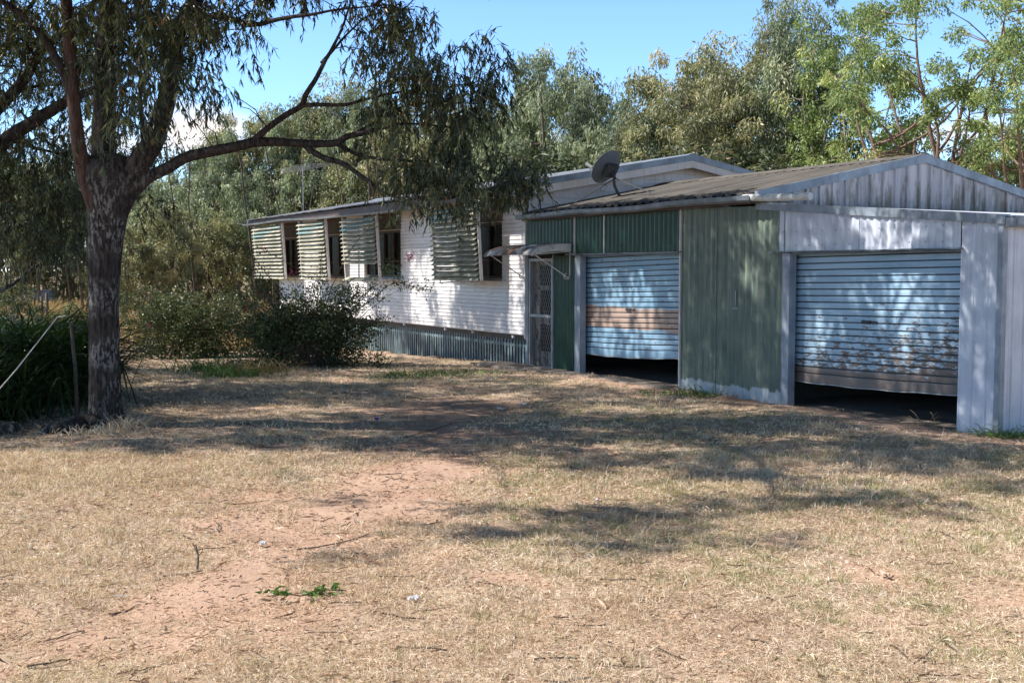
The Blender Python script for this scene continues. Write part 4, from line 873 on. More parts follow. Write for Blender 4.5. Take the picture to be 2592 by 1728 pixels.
lf, tw = strands(np.repeat(cc, 13, 0)+rng.normal(0, .13, (n_, 3)), 18, (.2, .45), .9, (.09, .15), (.018, .026)); bp, br = branchlets(cc, np.concatenate(RL), .012, .004, .1); bt = tubes(bp, br, 4)
link('crown', npmesh('crown', lf[0]-np.array(rb), lf[1], lf[2]), M['leaf_gum'], rt); V, Fq, _ = merge([tw, bt]); link('twigs', npmesh('twigs', V-np.array(rb), Fq), M['bark_dark'], rt)

# ---------------------------------------------- woodland trees, built once per kind and copied
def gum(seed, Hh, R, zc=.66, hz=.36, fork=.3, nl=6, tr=.14, clumps=70, lpc=380, rc=.55, flat=.6, leafL=.17, leafW=.04, droop=.8, lean=.1, bark_='bark_grey', leaf='leaf_olive', limb_r=.5, stems=1, hollow=.35):
    global rng
    keep = rng; rng = np.random.default_rng(seed)
    limbs = []; top = np.array([rng.normal(0, lean), rng.normal(0, lean), 1.])
    for s_ in range(stems):
        off = np.array([rng.normal(0, .12), rng.normal(0, .12), 0]) if stems > 1 else np.zeros(3)
        ld = np.array([rng.normal(0, lean+.12*(stems > 1)), rng.normal(0, lean+.12*(stems > 1)), 0])
        zz = np.linspace(-.05, .86 if s_ == 0 else .74, 7)*Hh; p = np.stack([off[0]+ld[0]*zz+np.cumsum(rng.normal(0, .05, 7))*Hh*.1, off[1]+ld[1]*zz+np.cumsum(rng.normal(0, .05, 7))*Hh*.1, zz, tr*(1-.88*np.linspace(0, 1, 7)**.8)], -1)
        limbs.append(smooth_path(p, 22))
    main = list(limbs)
    for i in range(nl):
        mt = main[rng.integers(len(main))]; f = rng.uniform(fork, .75); j = int(f*21); s = mt[j]; a = i*2.4+rng.normal(0, .4); z1 = min(.97, zc+rng.uniform(-.15, .3)*hz*2)*Hh; z1 = max(z1, s[2]+.12*Hh)
        rad = R*rng.uniform(.45, .85)*math.sqrt(max(.15, 1-((z1/Hh-zc)/hz)**2)); e = np.array([math.cos(a)*rad, math.sin(a)*rad, z1]); c1 = s[:3]*.6+e*.4+np.array([math.cos(a)*rad*.18, math.sin(a)*rad*.18, -.03*Hh])
        limbs.append(smooth_path(np.array([[*s[:3], s[3]*limb_r*1.2], [*c1, s[3]*limb_r], [*(c1*.4+e*.6+rng.normal(0, .02*Hh, 3)), s[3]*limb_r*.6], [*e, s[3]*limb_r*.22]]), 14, .02))
    sk_ = np.concatenate([l[int(len(l)*.35):] for l in limbs])
    cl_ = []
    while len(cl_) < clumps:
        v = rng.normal(size=3); v /= np.linalg.norm(v); rr = rng.uniform(hollow, 1)**.6; c = np.array([v[0]*R*rr, v[1]*R*rr, (zc+v[2]*hz*rr)*Hh])
        k_ = .72+.5*vnoise(c[0]*.6+seed, c[2]*.5+c[1]*.4, 1., seed); c[:2] *= k_
        if vnoise(c[0]+seed*3, c[2]+c[1], .75, seed+5) > .30: cl_.append(c)
    for l in limbs: cl_ += [l[-1, :3], l[-3, :3]]
    cl_ = np.array(cl_); clumps = len(cl_); bp_, br_ = branchlets(cl_, sk_, tr*.14, tr*.045, .06)
    n_ = clumps*lpc; ci = rng.integers(0, clumps, n_); cr_ = rc*rng.uniform(.6, 1.25, clumps); v = unit(rng.normal(size=(n_, 3))); rad = rng.random(n_)**.45
    off = v*rad[:, None]*cr_[ci][:, None]*np.array([1, 1, flat]); off[:, 2] -= np.linalg.norm(off[:, :2], axis=1)*.28*droop; P = cl_[ci]+off
    D = unit(v*.45+rng.normal(0, .5, (n_, 3))+np.array([0, 0, -droop])); tint = np.clip(rng.normal(.42, .16, n_)+rng.normal(0, .22, clumps)[ci]+.10*v[:, 2], 0, .97)
    lf = leafquads(P, D, rng.uniform(.7, 1.2, n_)*leafL, rng.uniform(.7, 1.2, n_)*leafW, tint, .15)
    tr_ = []
    for l in limbs: tr_.append(tubes(l[None, :, :3], l[None, :, 3], 8))
    tr_.append(tubes(bp_, br_, 4)); V, Fq, _ = merge(tr_)
    mt = npmesh('trunk', V, Fq, None, True); mt.materials.append(M[bark_]); mc = npmesh('crown', lf[0], lf[1], lf[2]); mc.materials.append(M[leaf]); rng = keep
    return dict(trunk=mt, crown=mc, H=Hh, n=0)
ARCH = dict(
 olive=gum(11, 9.5, 3.0, clumps=150, lpc=120, rc=.42, flat=1.0, leaf='leaf_olive', stems=3, droop=1.0, leafL=.20, leafW=.06, hollow=.3, nl=9, limb_r=.6),
 grey=gum(12, 10, 2.6, zc=.58, hz=.42, clumps=140, lpc=120, rc=.40, flat=1.3, leaf='leaf_grey', droop=1.3, stems=3, leafL=.22, leafW=.055, nl=9, limb_r=.6),
 tall=gum(13, 14, 2.4, zc=.56, hz=.44, fork=.25, nl=10, clumps=210, lpc=130, rc=.44, flat=1.4, leaf='leaf_grey', droop=1.4, tr=.15, bark_='bark_pale', leafL=.21, leafW=.055, stems=2),
 bright=gum(14, 13, 3.0, zc=.58, hz=.42, fork=.25, nl=11, clumps=150, lpc=130, rc=.45, flat=1.0, leaf='leaf_bright', tr=.15, bark_='bark_pale', stems=3, leafL=.19, leafW=.06),
 open=gum(15, 13, 4.3, zc=.64, hz=.36, fork=.2, nl=15, clumps=84, lpc=150, rc=.46, flat=.85, leaf='leaf_bright', tr=.2, bark_='bark_warm', lean=.05, stems=3, limb_r=.6, hollow=.55, leafL=.18, leafW=.06),
 slim=gum(16, 9, 1.7, zc=.56, hz=.44, fork=.15, nl=8, tr=.11, clumps=72, lpc=75, rc=.34, flat=1.5, leaf='leaf_olive', droop=1.2, stems=2, leafL=.22, leafW=.075, limb_r=.7),
 slimb=gum(17, 9, 1.9, zc=.62, hz=.38, fork=.2, nl=9, tr=.11, clumps=66, lpc=75, rc=.36, flat=1.4, leaf='leaf_grey', stems=3, leafL=.22, leafW=.07, droop=1.3, limb_r=.7),
 bushy=gum(18, 4.5, 2.0, zc=.52, hz=.48, fork=.1, nl=9, tr=.07, clumps=90, lpc=100, rc=.32, flat=.8, leaf='leaf_bright', stems=3, droop=.4, leafL=.13, leafW=.07, hollow=.4),
 scrub=gum(19, 3.6, 1.9, zc=.5, hz=.5, fork=.05, nl=12, tr=.05, clumps=60, lpc=70, rc=.28, flat=1.1, leaf='leaf_scrub', stems=6, droop=.5, leafL=.14, leafW=.05, hollow=.3, limb_r=.8))
def place(kind, dx, topy, Y, label, group=None, wide=1., name='gum_tree', cat='tree'):
    A_ = ARCH[kind]; q = atD(dx, topy, Y); z0 = float(gz(q[0], Y)); s = (q[2]-z0)/(A_['H']*.97); r = empty(name, (q[0], Y, z0), rng.random()*6.28); r.scale = (s*wide, s*wide, s)
    tag(r, label, cat, group)
    for k in ('trunk', 'crown'):
        o = bpy.data.objects.new(k, A_[k]); COL.objects.link(o); o.parent = r
    return r
TREES = [
 ('tall', 1832, -60, 46, 'tallest weeping grey green gum behind the shed roof, cut by the top edge', 1.),
 ('bright', 1975, -10, 43, 'tall bright green gum with pale trunks just right of the tallest weeping one', 1.0),
 ('open', 2170, -70, 37, 'open crowned gum with bare reddish forking limbs above the shed gable peak', 1.0),
 ('open', 2380, 60, 34, 'leaning gum with bright leaves cut by the right edge of the photo', .95),
 ('olive', 1610, 112, 50, 'round topped olive gum rising behind the house roof peak', 1.05),
 ('olive', 1715, 122, 47, 'brownish olive gum between the round topped one and the tallest weeping one', .95),
 ('olive', 1545, 205, 44, 'shorter olive gum behind the peak of the house roof', 1.),
 ('grey', 1262, 118, 52, 'grey green gum with a domed top standing behind the satellite dish', 1.05),
 ('grey', 1360, 190, 48, 'rounded grey green gum directly above the satellite dish', .85),
 ('grey', 1478, 268, 44, 'small grey green tree between the grey gum and the round topped olive gum', 1.),
 ('grey', 1185, 205, 55, 'grey green gum half hidden by the hanging leaves at the end of the long limb', 1.),
 ('scrub', 1640, 330, 38, 'brownish twiggy shrub tree showing over the right slope of the house roof', 1.),
 ('olive', 2290, 300, 44, 'green shrubby tree low between the two open crowned gums', 1.),
 ('olive', 960, 225, 62, 'olive gum behind the drooping leaves above the middle of the house', 1.),
 ('grey', 850, 195, 64, 'grey green gum top rising inside the fork of the long limb', 1.),
 ('olive', 770, 200, 66, 'tall olive gum just above the television antenna', 1.),
 ('grey', 690, 228, 66, 'grey gum with a ragged top left of the television antenna', 1.),
 ('olive', 595, 262, 68, 'pointed olive gum above the bend of the long limb', 1.),
 ('grey', 520, 302, 66, 'pale olive gum beside the white cloud', 1.),
 ('olive', 1060, 240, 58, 'broad olive gum behind the dense end of the long limb', 1.)]
for k_, x_, ty, Y, lb_, wd in TREES: place(k_, x_, ty, Y, lb_, 'individual gums behind the house', wd)
wr = np.random.default_rng(5)
for i, x_ in enumerate(np.linspace(-60, 1240, 30)):
    ty = np.interp(x_, [-60, 250, 400, 520, 700, 900, 1240], [330, 360, 385, 350, 330, 330, 300])+wr.uniform(-30, 60); kd = ['slim', 'slimb', 'slim', 'olive', 'slimb', 'grey'][wr.integers(6)]
    place(kd, x_+wr.uniform(-25, 25), ty, wr.uniform(56, 76), 'slender dull green gum in the thick woodland left of and behind the house', 'slender gums of the woodland', 1.1)
for i, x_ in enumerate(np.linspace(280, 1000, 13)):
    place(['slim', 'slimb'][i % 2], x_+wr.uniform(-25, 25), wr.uniform(430, 520), wr.uniform(46, 58), 'low young gum with thin stems at the near edge of the woodland', 'young gums at the woodland edge', 1.3)
for i, x_ in enumerate(np.linspace(-20, 1250, 15)):
    place('scrub', x_+wr.uniform(-20, 20), wr.uniform(590, 640), wr.uniform(52, 72), 'low olive scrub bush under the woodland trees', 'scrub bushes under the woodland', 1.25, 'scrub_bush', 'bush')
for x_, ty, Y in ((1430, 330, 36), (1560, 345, 40), (1740, 340, 40), (1960, 345, 44), (2120, 365, 46)):
    place('scrub', x_, ty, Y, 'low bushy tree just showing over the house and shed roofs', 'low trees behind the roofs', 1.4, 'bushy_tree', 'tree')
for i, (x_, ty, Y) in enumerate(((20, 640, 32), (330, 665, 34), (450, 668, 34), (545, 672, 36))):
    place('scrub', x_, ty, Y, 'green grey understorey bush between the yard shrubs and the paddock', 'understorey bushes behind the yard shrubs', 1.2, 'understorey_bush', 'bush')
# far wood as one mass
n_ = 130000; X = rng.uniform(-75, 75, n_); Y = rng.uniform(84, 110, n_); zt = 8.5+3.5*fbm(X, Y*.3, .16, 60)+2*vnoise(X, Y, .6, 61); Z = zt*rng.random(n_)**.8
k = vnoise(X*1., Z*1.2+Y, .55, 63) > .33; k &= (X < 5) | (rng.random(n_) < .5); X, Y, Z = X[k], Y[k], Z[k]; n_ = len(X)
lf = leafquads(np.stack([X, Y, Z], -1), rng.normal(0, .6, (n_, 3))+np.array([0, 0, -.7]), rng.uniform(.25, .5, n_), rng.uniform(.08, .16, n_), np.clip(rng.normal(.4, .2, n_), 0, 1))
o = link('woodland', npmesh('woodland', lf[0], lf[1], lf[2]), M['leaf_gum']); tag(o, 'far olive woodland closing the view behind the nearer gums', 'woodland', None, 'stuff')
n_ = 520; X = rng.uniform(-60, 20, n_); Y = rng.uniform(46, 92, n_); P = np.zeros((n_, 7, 3)); hh_ = rng.uniform(4, 9, n_); t_ = np.linspace(0, 1, 7)
P[..., 2] = hh_[:, None]*t_-.1; P[..., 0] = X[:, None]+rng.normal(0, .12, (n_, 1))*hh_[:, None]*t_+np.cumsum(rng.normal(0, .06, (n_, 7)), 1); P[..., 1] = Y[:, None]+np.cumsum(rng.normal(0, .05, (n_, 7)), 1)
V, Fq = tubes(P, rng.uniform(.035, .08, n_)[:, None]*(1-.6*t_)[None], 5); o = link('far_stems', npmesh('far_stems', V, Fq), M['bark_grey']); tag(o, 'thin grey brown stems standing through the far woodland', 'woodland', None, 'stuff')

# ---------------------------------------------- shrubs
def bush(name, label, dx, dy, hw, hd, hgt, N, leaf, leafL, leafW, stems=30, fl=0, flz=None, long_=(), bark_='twig', droop=.1, cat='shrub', dens=.45):
    q = gzD(dx, dy); q = (q[0], q[1]+hd*.6, float(gz(q[0], q[1]))); r = empty(name, q); tag(r, label, cat)
    P = []; Rr = []
    for i in range(stems):
        a = rng.random()*6.28; e = np.array([math.cos(a)*hw*rng.uniform(.3, 1), math.sin(a)*hd*rng.uniform(.3, 1), hgt*rng.uniform(.45, 1.08)]); b = np.array([rng.normal(0, hw*.18), rng.normal(0, hd*.18), -.05])
        t_ = np.linspace(0, 1, 8)[:, None]; p = b*(1-t_)+e*t_; p[:, 2] += np.sin(t_[:, 0]*PI)*hgt*.15; p += np.cumsum(rng.normal(0, .018, p.shape), 0); P.append(p); Rr.append(np.linspace(.012, .003, 8))
    for L in long_:
        W_ = smooth_path([np.array(atD(a, b, q[1]+c))-np.array(q) for a, b, c in L], 8); P.append(W_); Rr.append(np.linspace(.011, .003, 8))
    P = np.array(P); V, Fq = tubes(P, np.array(Rr), 5); link('stems', npmesh('stems', V, Fq, None, True), M[bark_], r)
    n_ = N; nc = int(N/55)+1; v = unit(rng.normal(size=(nc, 3))); v[:, 2] = np.abs(v[:, 2])*1.0; rr = rng.uniform(dens, 1.0, nc)*(.62+.62*vnoise(v[:, 0]*1.7+dx, v[:, 2]*1.7+v[:, 1], 1.3, 9)); c = v*rr[:, None]*np.array([hw, hd, hgt]); c[:, 2] = np.maximum(c[:, 2]+rng.normal(0, .05, nc), .06)
    low = rng.random(nc) < .3; c[low, 2] = rng.uniform(.05, .5*hgt, low.sum()); pf = P[rng.integers(0, len(P), nc//2), rng.integers(3, 8, nc//2)]; c[:len(pf)] = pf
    ci = rng.integers(0, nc, n_); off = rng.normal(0, 1, (n_, 3))*np.array([.10, .10, .08])*(hw*.35+.45); Pt = c[ci]+off; Pt[:, 2] = np.abs(Pt[:, 2])
    D = unit(rng.normal(0, .8, (n_, 3))+np.array([0, 0, -droop])+v[ci]*.5)
    parts = [leafquads(Pt, D, rng.uniform(.6, 1.2, n_)*leafL, rng.uniform(.6, 1.2, n_)*leafW, np.clip(rng.normal(.45, .2, n_)+rng.normal(0, .12, nc)[ci], 0, .99))]
    for L, W_ in zip(long_, P[stems:]):
        k = 16; j = rng.integers(2, 7, k); f = rng.random(k)[:, None]; B = W_[j]*(1-f)+W_[j+1]*f if len(W_) > 7 else W_[j]
        parts.append(leafquads(np.repeat(B, 1, 0)+rng.normal(0, .02, (k, 3)), rng.normal(0, 1, (k, 3)), leafL, leafW, rng.random(k)))
    lv_ = merge(parts); link('foliage', npmesh('foliage', lv_[0], lv_[1], lv_[2]), M[leaf], r)
    if fl:
        fc = c[rng.integers(0, nc, fl)] if flz is None else np.array([np.array(atD(a, b, q[1]+c_))-np.array(q) for a, b, c_ in flz]); m_ = 26
        B = np.repeat(fc, m_, 0)+rng.normal(0, .035, (len(fc)*m_, 3)); fq = leafquads(B, rng.normal(0, 1, B.shape), .035, .028, rng.random(len(B))); link('flowers', npmesh('flowers', fq[0], fq[1], fq[2]), M['flower'], r)
    return r
bush('thorny_shrub', 'dark tangled shrub with long arching stems against the white house wall', 700, 840, 1.8, .95, 1.5, 24000, 'leaf_bush', .055, .034, 150, 1,
     [(610, 572, -.2), (945, 588, -.1), (940, 592, -.1), (672, 627, -.2), (700, 690, -.3)],
     [[(700, 760, 0), (650, 680, -.1), (590, 600, -.2), (560, 575, -.2)], [(760, 760, 0), (850, 690, -.3), (900, 650, -.4), (940, 655, -.4), (1010, 672, -.4)], [(730, 760, 0), (770, 640, -.2), (830, 540, -.2), (870, 505, -.2)], [(690, 780, 0), (610, 700, -.1), (580, 590, -.2), (600, 570, -.2), (735, 650, -.2)], [(740, 760, 0), (735, 640, 0), (742, 560, 0)],
      [(760, 770, 0), (820, 700, -.2), (870, 640, -.3), (900, 610, -.3)], [(700, 790, 0), (640, 720, 0), (600, 650, 0), (575, 640, 0)]])
bush('thorny_shrub', 'twiggy brown shrub thinning out left of the dark tangled shrub', 620, 835, .62, .6, 1.25, 4500, 'leaf_bush', .05, .03, 60)
bush('flowering_shrub', 'leafy green shrub dotted with pink flowers right of the large trunk', 410, 808, 1.75, .9, 1.4, 19000, 'leaf_bush', .065, .038, 60, 14)
bush('flowering_shrub', 'pink flowered shrub peeping out between the strappy clump and the large trunk', 185, 800, .5, .5, 1.1, 4500, 'leaf_bush', .05, .035, 24, 16)
bush('leafy_bush', 'yellowish green leafy bush in front of the paddock, above the strappy clump', 125, 765, .8, .6, 1.0, 4500, 'leaf_olive', .07, .035, 34)
bush('leafy_bush', 'sunlit light green bush low against the woodland just right of the large trunk', 350, 745, .7, .6, .9, 3500, 'leaf_bright', .06, .035, 30)
bush('leafy_bush', 'thin olive bush with bare stems beside the far corner of the house', 560, 775, .7, .5, 1.3, 2200, 'leaf_olive', .06, .03, 46)
def straps(name, label, cat, q, nb, spr, L, W, leaf, seed, lean=1., emin=.7):
    r = empty(name, q); tag(r, label, cat); r_ = np.random.default_rng(seed); Kp = 9; out = []
    a = r_.random(nb)*2*PI; b = np.stack([r_.normal(0, spr[0], nb), r_.normal(0, spr[1], nb), np.zeros(nb)], -1); el = r_.uniform(emin, 1.5, nb); ln = r_.uniform(*L, nb)
    d = np.stack([np.cos(a)*np.cos(el), np.sin(a)*np.cos(el), np.sin(el)], -1); P = np.empty((nb, Kp, 3)); P[:, 0] = b
    for k in range(1, Kp):
        d = unit(d+np.array([0, 0, -.24*lean])+np.stack([np.cos(a), np.sin(a), 0*a], -1)*.07+r_.normal(0, .04, (nb, 3))); P[:, k] = P[:, k-1]+d*ln[:, None]/(Kp-1)
    P[..., 2] = np.maximum(P[..., 2], .01); sd_ = unit(np.cross(d, np.array([0, 0, 1.]))+1e-4)[:, None]; wv = (W*np.array([.7, 1, 1, 1, .95, .85, .65, .4, .05]))[None, :, None]
    V = np.stack([P-sd_*wv, P+sd_*wv+np.array([0, 0, .004])], 2); idx_ = np.arange(nb*Kp*2).reshape(nb, Kp, 2)
    Fq = np.stack([idx_[:, :-1, 0], idx_[:, :-1, 1], idx_[:, 1:, 1], idx_[:, 1:, 0]], -1).reshape(-1, 4)
    tint = np.repeat(np.clip(r_.normal(.45, .22, nb), 0, 1), Kp*2); return link('blades', npmesh('blades', V.reshape(-1, 3), Fq, tint), M[leaf], r)
straps('strappy_plant', 'big dark clump of arching strap leaves at the left edge beneath the tree', 'plant', gzD(30, 925), 3000, (.50, .42), (1.2, 2.1), .014, 'leaf_strap', 3, .85, 1.15)
straps('strappy_plant', 'smaller dark strap leaved clump between the big clump and the large trunk', 'plant', gzD(130, 925), 900, (.2, .2), (.8, 1.5), .011, 'leaf_strap', 4, .8, 1.15)
straps('strappy_plant', 'dark strap leaved clump running out of the lower left edge of the shade', 'plant', gzD(-50, 965), 900, (.35, .3), (.8, 1.5), .013, 'leaf_strap', 14, .85, 1.1)
def tuft(dx, dy, label, nb=60, L=(.08, .25), leaf='greenweed', spr=.05, W=.004, name='grass_tuft', cat='grass tuft', lean=.6, sc=1.):
    q = gzD(dx, dy); return straps(name, label, cat, (q[0], q[1], float(gz(q[0], q[1]))), nb, (spr, spr*.7), L, W, leaf, int(dx+dy), lean)
tuft(2128, 968, 'dry seeding grass tuft at the foot of the peeling roller door', 26, (.15, .38), 'tallgrass', .05, .004)
tuft(2165, 975, 'small dry tuft just right of the seeding one under the peeling door', 18, (.08, .2), 'tallgrass', .04)
tuft(2050, 932, 'tiny dry tuft in the dark gap under the peeling roller door', 14, (.05, .14), 'tallgrass', .03)
tuft(1610, 912, 'green weed tuft in front of the pale green corrugated wall', 90, (.1, .32), 'greenweed', .16, .006)
tuft(1530, 905, 'low green weeds at the corner between the first door opening and the green wall', 90, (.06, .2), 'greenweed', .2, .005)
tuft(1675, 918, 'reddish brown dry weed close against the pale green wall', 40, (.1, .22), 'litter', .06)
for x_, y_, l_ in ((2290, 1000, 'green grass tuft at the base of the white column'), (2335, 1002, 'taller thin grass tuft at the corner by the right edge')): tuft(x_, y_, l_, 110, (.06, .22), 'greenweed', .16, .004)
tuft(500, 842, 'bright green grass patch beside the flowering shrub', 420, (.15, .45), 'greenweed', .42, .008, 'grass_clump')
tuft(540, 862, 'green and dry grass clump at the left foot of the tangled shrub', 260, (.15, .4), 'greenweed', .3, .008, 'grass_clump')
tuft(280, 985, 'dry grass skirt against the right side of the large trunk', 220, (.08, .22), 'straw', .13, .003, 'grass_clump', lean=.2)
tuft(215, 1000, 'dry grass at the left foot of the large trunk beside the log', 160, (.06, .16), 'straw', .2, .003, 'grass_clump', lean=.2)
tuft(600, 850, 'dry straw clump under the twiggy brown shrub', 260, (.15, .5), 'tallgrass', .3, .008, 'grass_clump')
tuft(1050, 862, 'short green grass along the batten skirt of the house', 300, (.05, .16), 'greenweed', .5, .006, 'grass_clump')
tuft(935, 865, 'green grass patch right of the dark tangled shrub', 300, (.06, .2), 'greenweed', .4, .006, 'grass_clump')
tuft(560, 700, 'pale dry grass standing tall beside the far house corner', 300, (.5, .9), 'tallgrass', .5, .012, 'grass_clump')
# sprawling green weed in the foreground
q = gzD(690, 1368); r = empty('weed', q); tag(r, 'green leafy weed lying flat on the bare earth in the foreground', 'weed'); m = MB(); parts = []
for i in range(9):
    a = rng.random()*6.28; L = rng.uniform(.1, .27); e = np.array([math.cos(a)*L, math.sin(a)*L*.7, rng.uniform(.0, .03)]); m.tube([(0, 0, 0), tuple(e*.5+np.array([0, 0, .02])), tuple(e)], .003, 4)
    k = 9; B = e*rng.uniform(.3, 1, (k, 1))+rng.normal(0, .012, (k, 3))+np.array([0, 0, .025]); parts.append(leafquads(B, np.array([math.cos(a), math.sin(a), .1])+rng.normal(0, .5, (k, 3))*np.array([1, 1, .35]), rng.uniform(.03, .06, k), .02, rng.random(k)))
m.build('stems', M['twig'], r); v_ = merge(parts); link('leaves', npmesh('leaves', v_[0], v_[1], v_[2]), M['greenweed'], r)
# sticks
def stick(pts, rad, label, name='fallen_stick', mat='twig'):
    W_ = [gzD(a, b, 0) for a, b in pts]; rad *= .7; W_ = smooth_path([(x_, y_, float(gz(x_, y_))+rad*1.2+.004) for x_, y_, _ in W_], 12, .004); m = MB(); m.tube(W_[:, :3], [rad*(1-.5*i/11) for i in range(12)], 6); tag(m.build(name, M[mat], None, True), label, 'stick')
stick([(678, 1253), (720, 1246), (790, 1230), (845, 1215)], .009, 'longest dark stick lying across the bare earth')
stick([(718, 1184), (745, 1184), (768, 1178)], .006, 'short dark stick above the longest stick')
stick([(930, 1002), (980, 988), (1042, 968)], .011, 'pale stick in the tree shade on the bare earth')
stick([(515, 1148), (570, 1143), (620, 1138)], .008, 'thin stick half buried in straw left of the bare earth')
stick([(250, 1395), (285, 1386), (320, 1372)], .008, 'bent bark stick on the lower left of the yard')
stick([(60, 1520), (120, 1512), (165, 1500)], .008, 'dark bark strip at the bottom left corner of the yard')
stick([(560, 975), (640, 1000), (700, 1010)], .008, 'crooked twig in the deep shade right of the large trunk')
q = gzD(453, 1303); m = MB(); m.tube([(0, 0, -.02), (.005, .01, .07), (-.006, 0, .14), (.0, .0, .15)], [.008, .006, .004, .002], 6); m.tube([(0, 0, .06), (.03, .01, .1), (.035, 0, .12)], .003, 4); m.tube([(0, 0, .1), (-.03, .01, .15)], .003, 4); o = m.build('dead_stalk', M['grey_timber']); o.location = q; tag(o, 'small dead stalk standing upright in the foreground', 'stalk')
# log at the foot of the tree
q0 = gzD(120, 992); q1 = gzD(228, 984); lp = smooth_path([(q0[0]-.1, q0[1], .02, .05), (q0[0]+.2, q0[1]-.02, .05, .085), (q1[0]-.2, q1[1], .06, .095), (q1[0]-.01, q1[1], .07, .085), (q1[0], q1[1], .07, .01)], 26); lo = limb_mesh('log', [lp], M['bark_dark'], None, (q0[0], q0[1], 0), 14, .3); lo.location = (q0[0], q0[1], 0); tag(lo, 'short grey log lying beside the foot of the large trunk', 'log')
q0 = gzD(-20, 990); lp = smooth_path([(q0[0]-.4, q0[1], .03, .06), (q0[0], q0[1]-.04, .05, .08), (q0[0]+.3, q0[1]-.1, .05, .07), (q0[0]+.31, q0[1]-.1, .05, .01)], 22); lo = limb_mesh('log', [lp], M['bark_dark'], None, (q0[0], q0[1], 0), 12, .3); lo.location = (q0[0], q0[1], 0); tag(lo, 'grey log half hidden in shade at the left edge', 'log')
# pale leaning pole and timber stake
a = at_Y(-60*K, 960*K, 11.2); b = at_Y(132*K, 728*K, 12.2); m = MB(); m.tube([a, ((a[0]+b[0])/2-.02, (a[1]+b[1])/2, (a[2]+b[2])/2-.05), b], .006, 7); m.tube([b, (b[0]+.09, b[1], b[2]+.015)], .008, 6); o = m.build('leaning_pole', M['pale_pole'], None, True); tag(o, 'thin pale pole leaning across the strappy clump at the left edge', 'pole')
a = gzD(178, 962); t_ = at_Y(163*K, 742*K, a[1]); m = MB(); m.tube([(a[0], a[1], -.1), ((a[0]+t_[0])/2+.015, a[1], t_[2]/2), (t_[0], t_[1], t_[2])], [.028, .024, .02], 8); tag(m.build('timber_stake', M['grey_timber'], None, True), 'weathered timber stake standing just left of the large trunk', 'stake')
for i, (x_, y_, h_) in enumerate(((28, 700, .9), (108, 706, .75), (96, 703, .6), (350, 700, 1.), (430, 694, 1.05), (550, 690, 1.1))):
    q = gzD(x_, y_+26); m = MB(); m.tube([(0, 0, -.1), (.02, 0, h_*.6), (.0, 0, h_+.2)], [.06, .055, .05], 7); o = m.build('fence_post', M['grey_timber'], None, True); o.location = q; tag(o, 'old grey timber fence post standing in the dry paddock grass', 'fence post', 'fence posts in the paddock')
q = gzD(92, 690); m = MB(); m.box(-.9, .9, -.4, .4, 0, .55); m.box(-.95, .95, -.45, .45, .55, .62); o = m.build('water_trough', M['zinc']); o.location = q; tag(o, 'small grey metal trough half hidden beyond the paddock grass', 'trough')
# shed bark strips and twigs lying about, as one mass
n_ = 420; X, Y = field(n_, 4.4, 15); k = ~inbuild(X, Y); X = X[k]; Y = Y[k]; n_ = len(X); th = rng.random(n_)*PI; L = rng.uniform(.06, .26, n_); P = np.empty((n_, 5, 3)); t_ = np.linspace(-.5, .5, 5)
P[..., 0] = X[:, None]+np.cos(th)[:, None]*L[:, None]*t_+rng.normal(0, .006, (n_, 5)); P[..., 1] = Y[:, None]+np.sin(th)[:, None]*L[:, None]*t_+rng.normal(0, .006, (n_, 5)); P[..., 2] = gz(P[..., 0], P[..., 1])+.012+rng.random((n_, 5))*.008
V, Fq = tubes(P, rng.uniform(.0015, .0045, n_)[:, None].repeat(5, 1), 4); o = link('fallen_twigs', npmesh('fallen_twigs', V, Fq), M['twig']); tag(o, 'thin fallen twigs and bark strips scattered in the straw', 'fallen twigs', None, 'stuff')
# bits of rubbish
def scrap(dx, dy, sx, sy, c, label, name):
    q = gzD(dx, dy); mt = bpy.data.materials.new(name); mt.use_nodes = True; mt.node_tree.nodes['Principled BSDF'].inputs['Base Color'].default_value = (*c, 1); m = MB(); g_ = []
    for i in range(5): g_.append([((i/4-.5)*sx*(1+.1*math.sin(j*3)), (j/4-.5)*sy*(1+.12*math.cos(i*4)), .018+.012*math.sin(i*2.1+j*1.7)) for j in range(5)])
    m.grid(g_); g2 = [[(a, b, c_-.003) for a, b, c_ in r_] for r_ in g_[::-1]]; m.grid(g2); o = m.build(name, mt); o.location = (q[0], q[1], float(gz(q[0], q[1]))+.012); o.rotation_euler = (0, 0, dx*.1); tag(o, label, name.replace('_', ' '))
scrap(865, 966, .055, .05, (.05, .03, .45), 'tiny blue scrap lying in the shade on the bare earth', 'blue_scrap')
scrap(950, 1388, .06, .04, (.75, .72, .72), 'white paper scrap in the straw right of the green weed', 'paper_scrap')
scrap(604, 1246, .04, .03, (.7, .72, .76), 'small white scrap on the bare earth above the green weed', 'paper_scrap')
scrap(1150, 937, .20, .07, (.6, .6, .6), 'flat pale board fragment on the shaded grass in front of the house', 'board_fragment')
scrap(1200, 928, .12, .06, (.55, .56, .58), 'small pale board fragment right of the flat one', 'board_fragment')
scrap(1372, 1150, .07, .04, (.5, .42, .36), 'curled pale bark flake in the middle of the yard', 'bark_flake')
scrap(2030, 1320, .08, .03, (.45, .33, .25), 'curled bark flake on the sunny grass at the right', 'bark_flake')
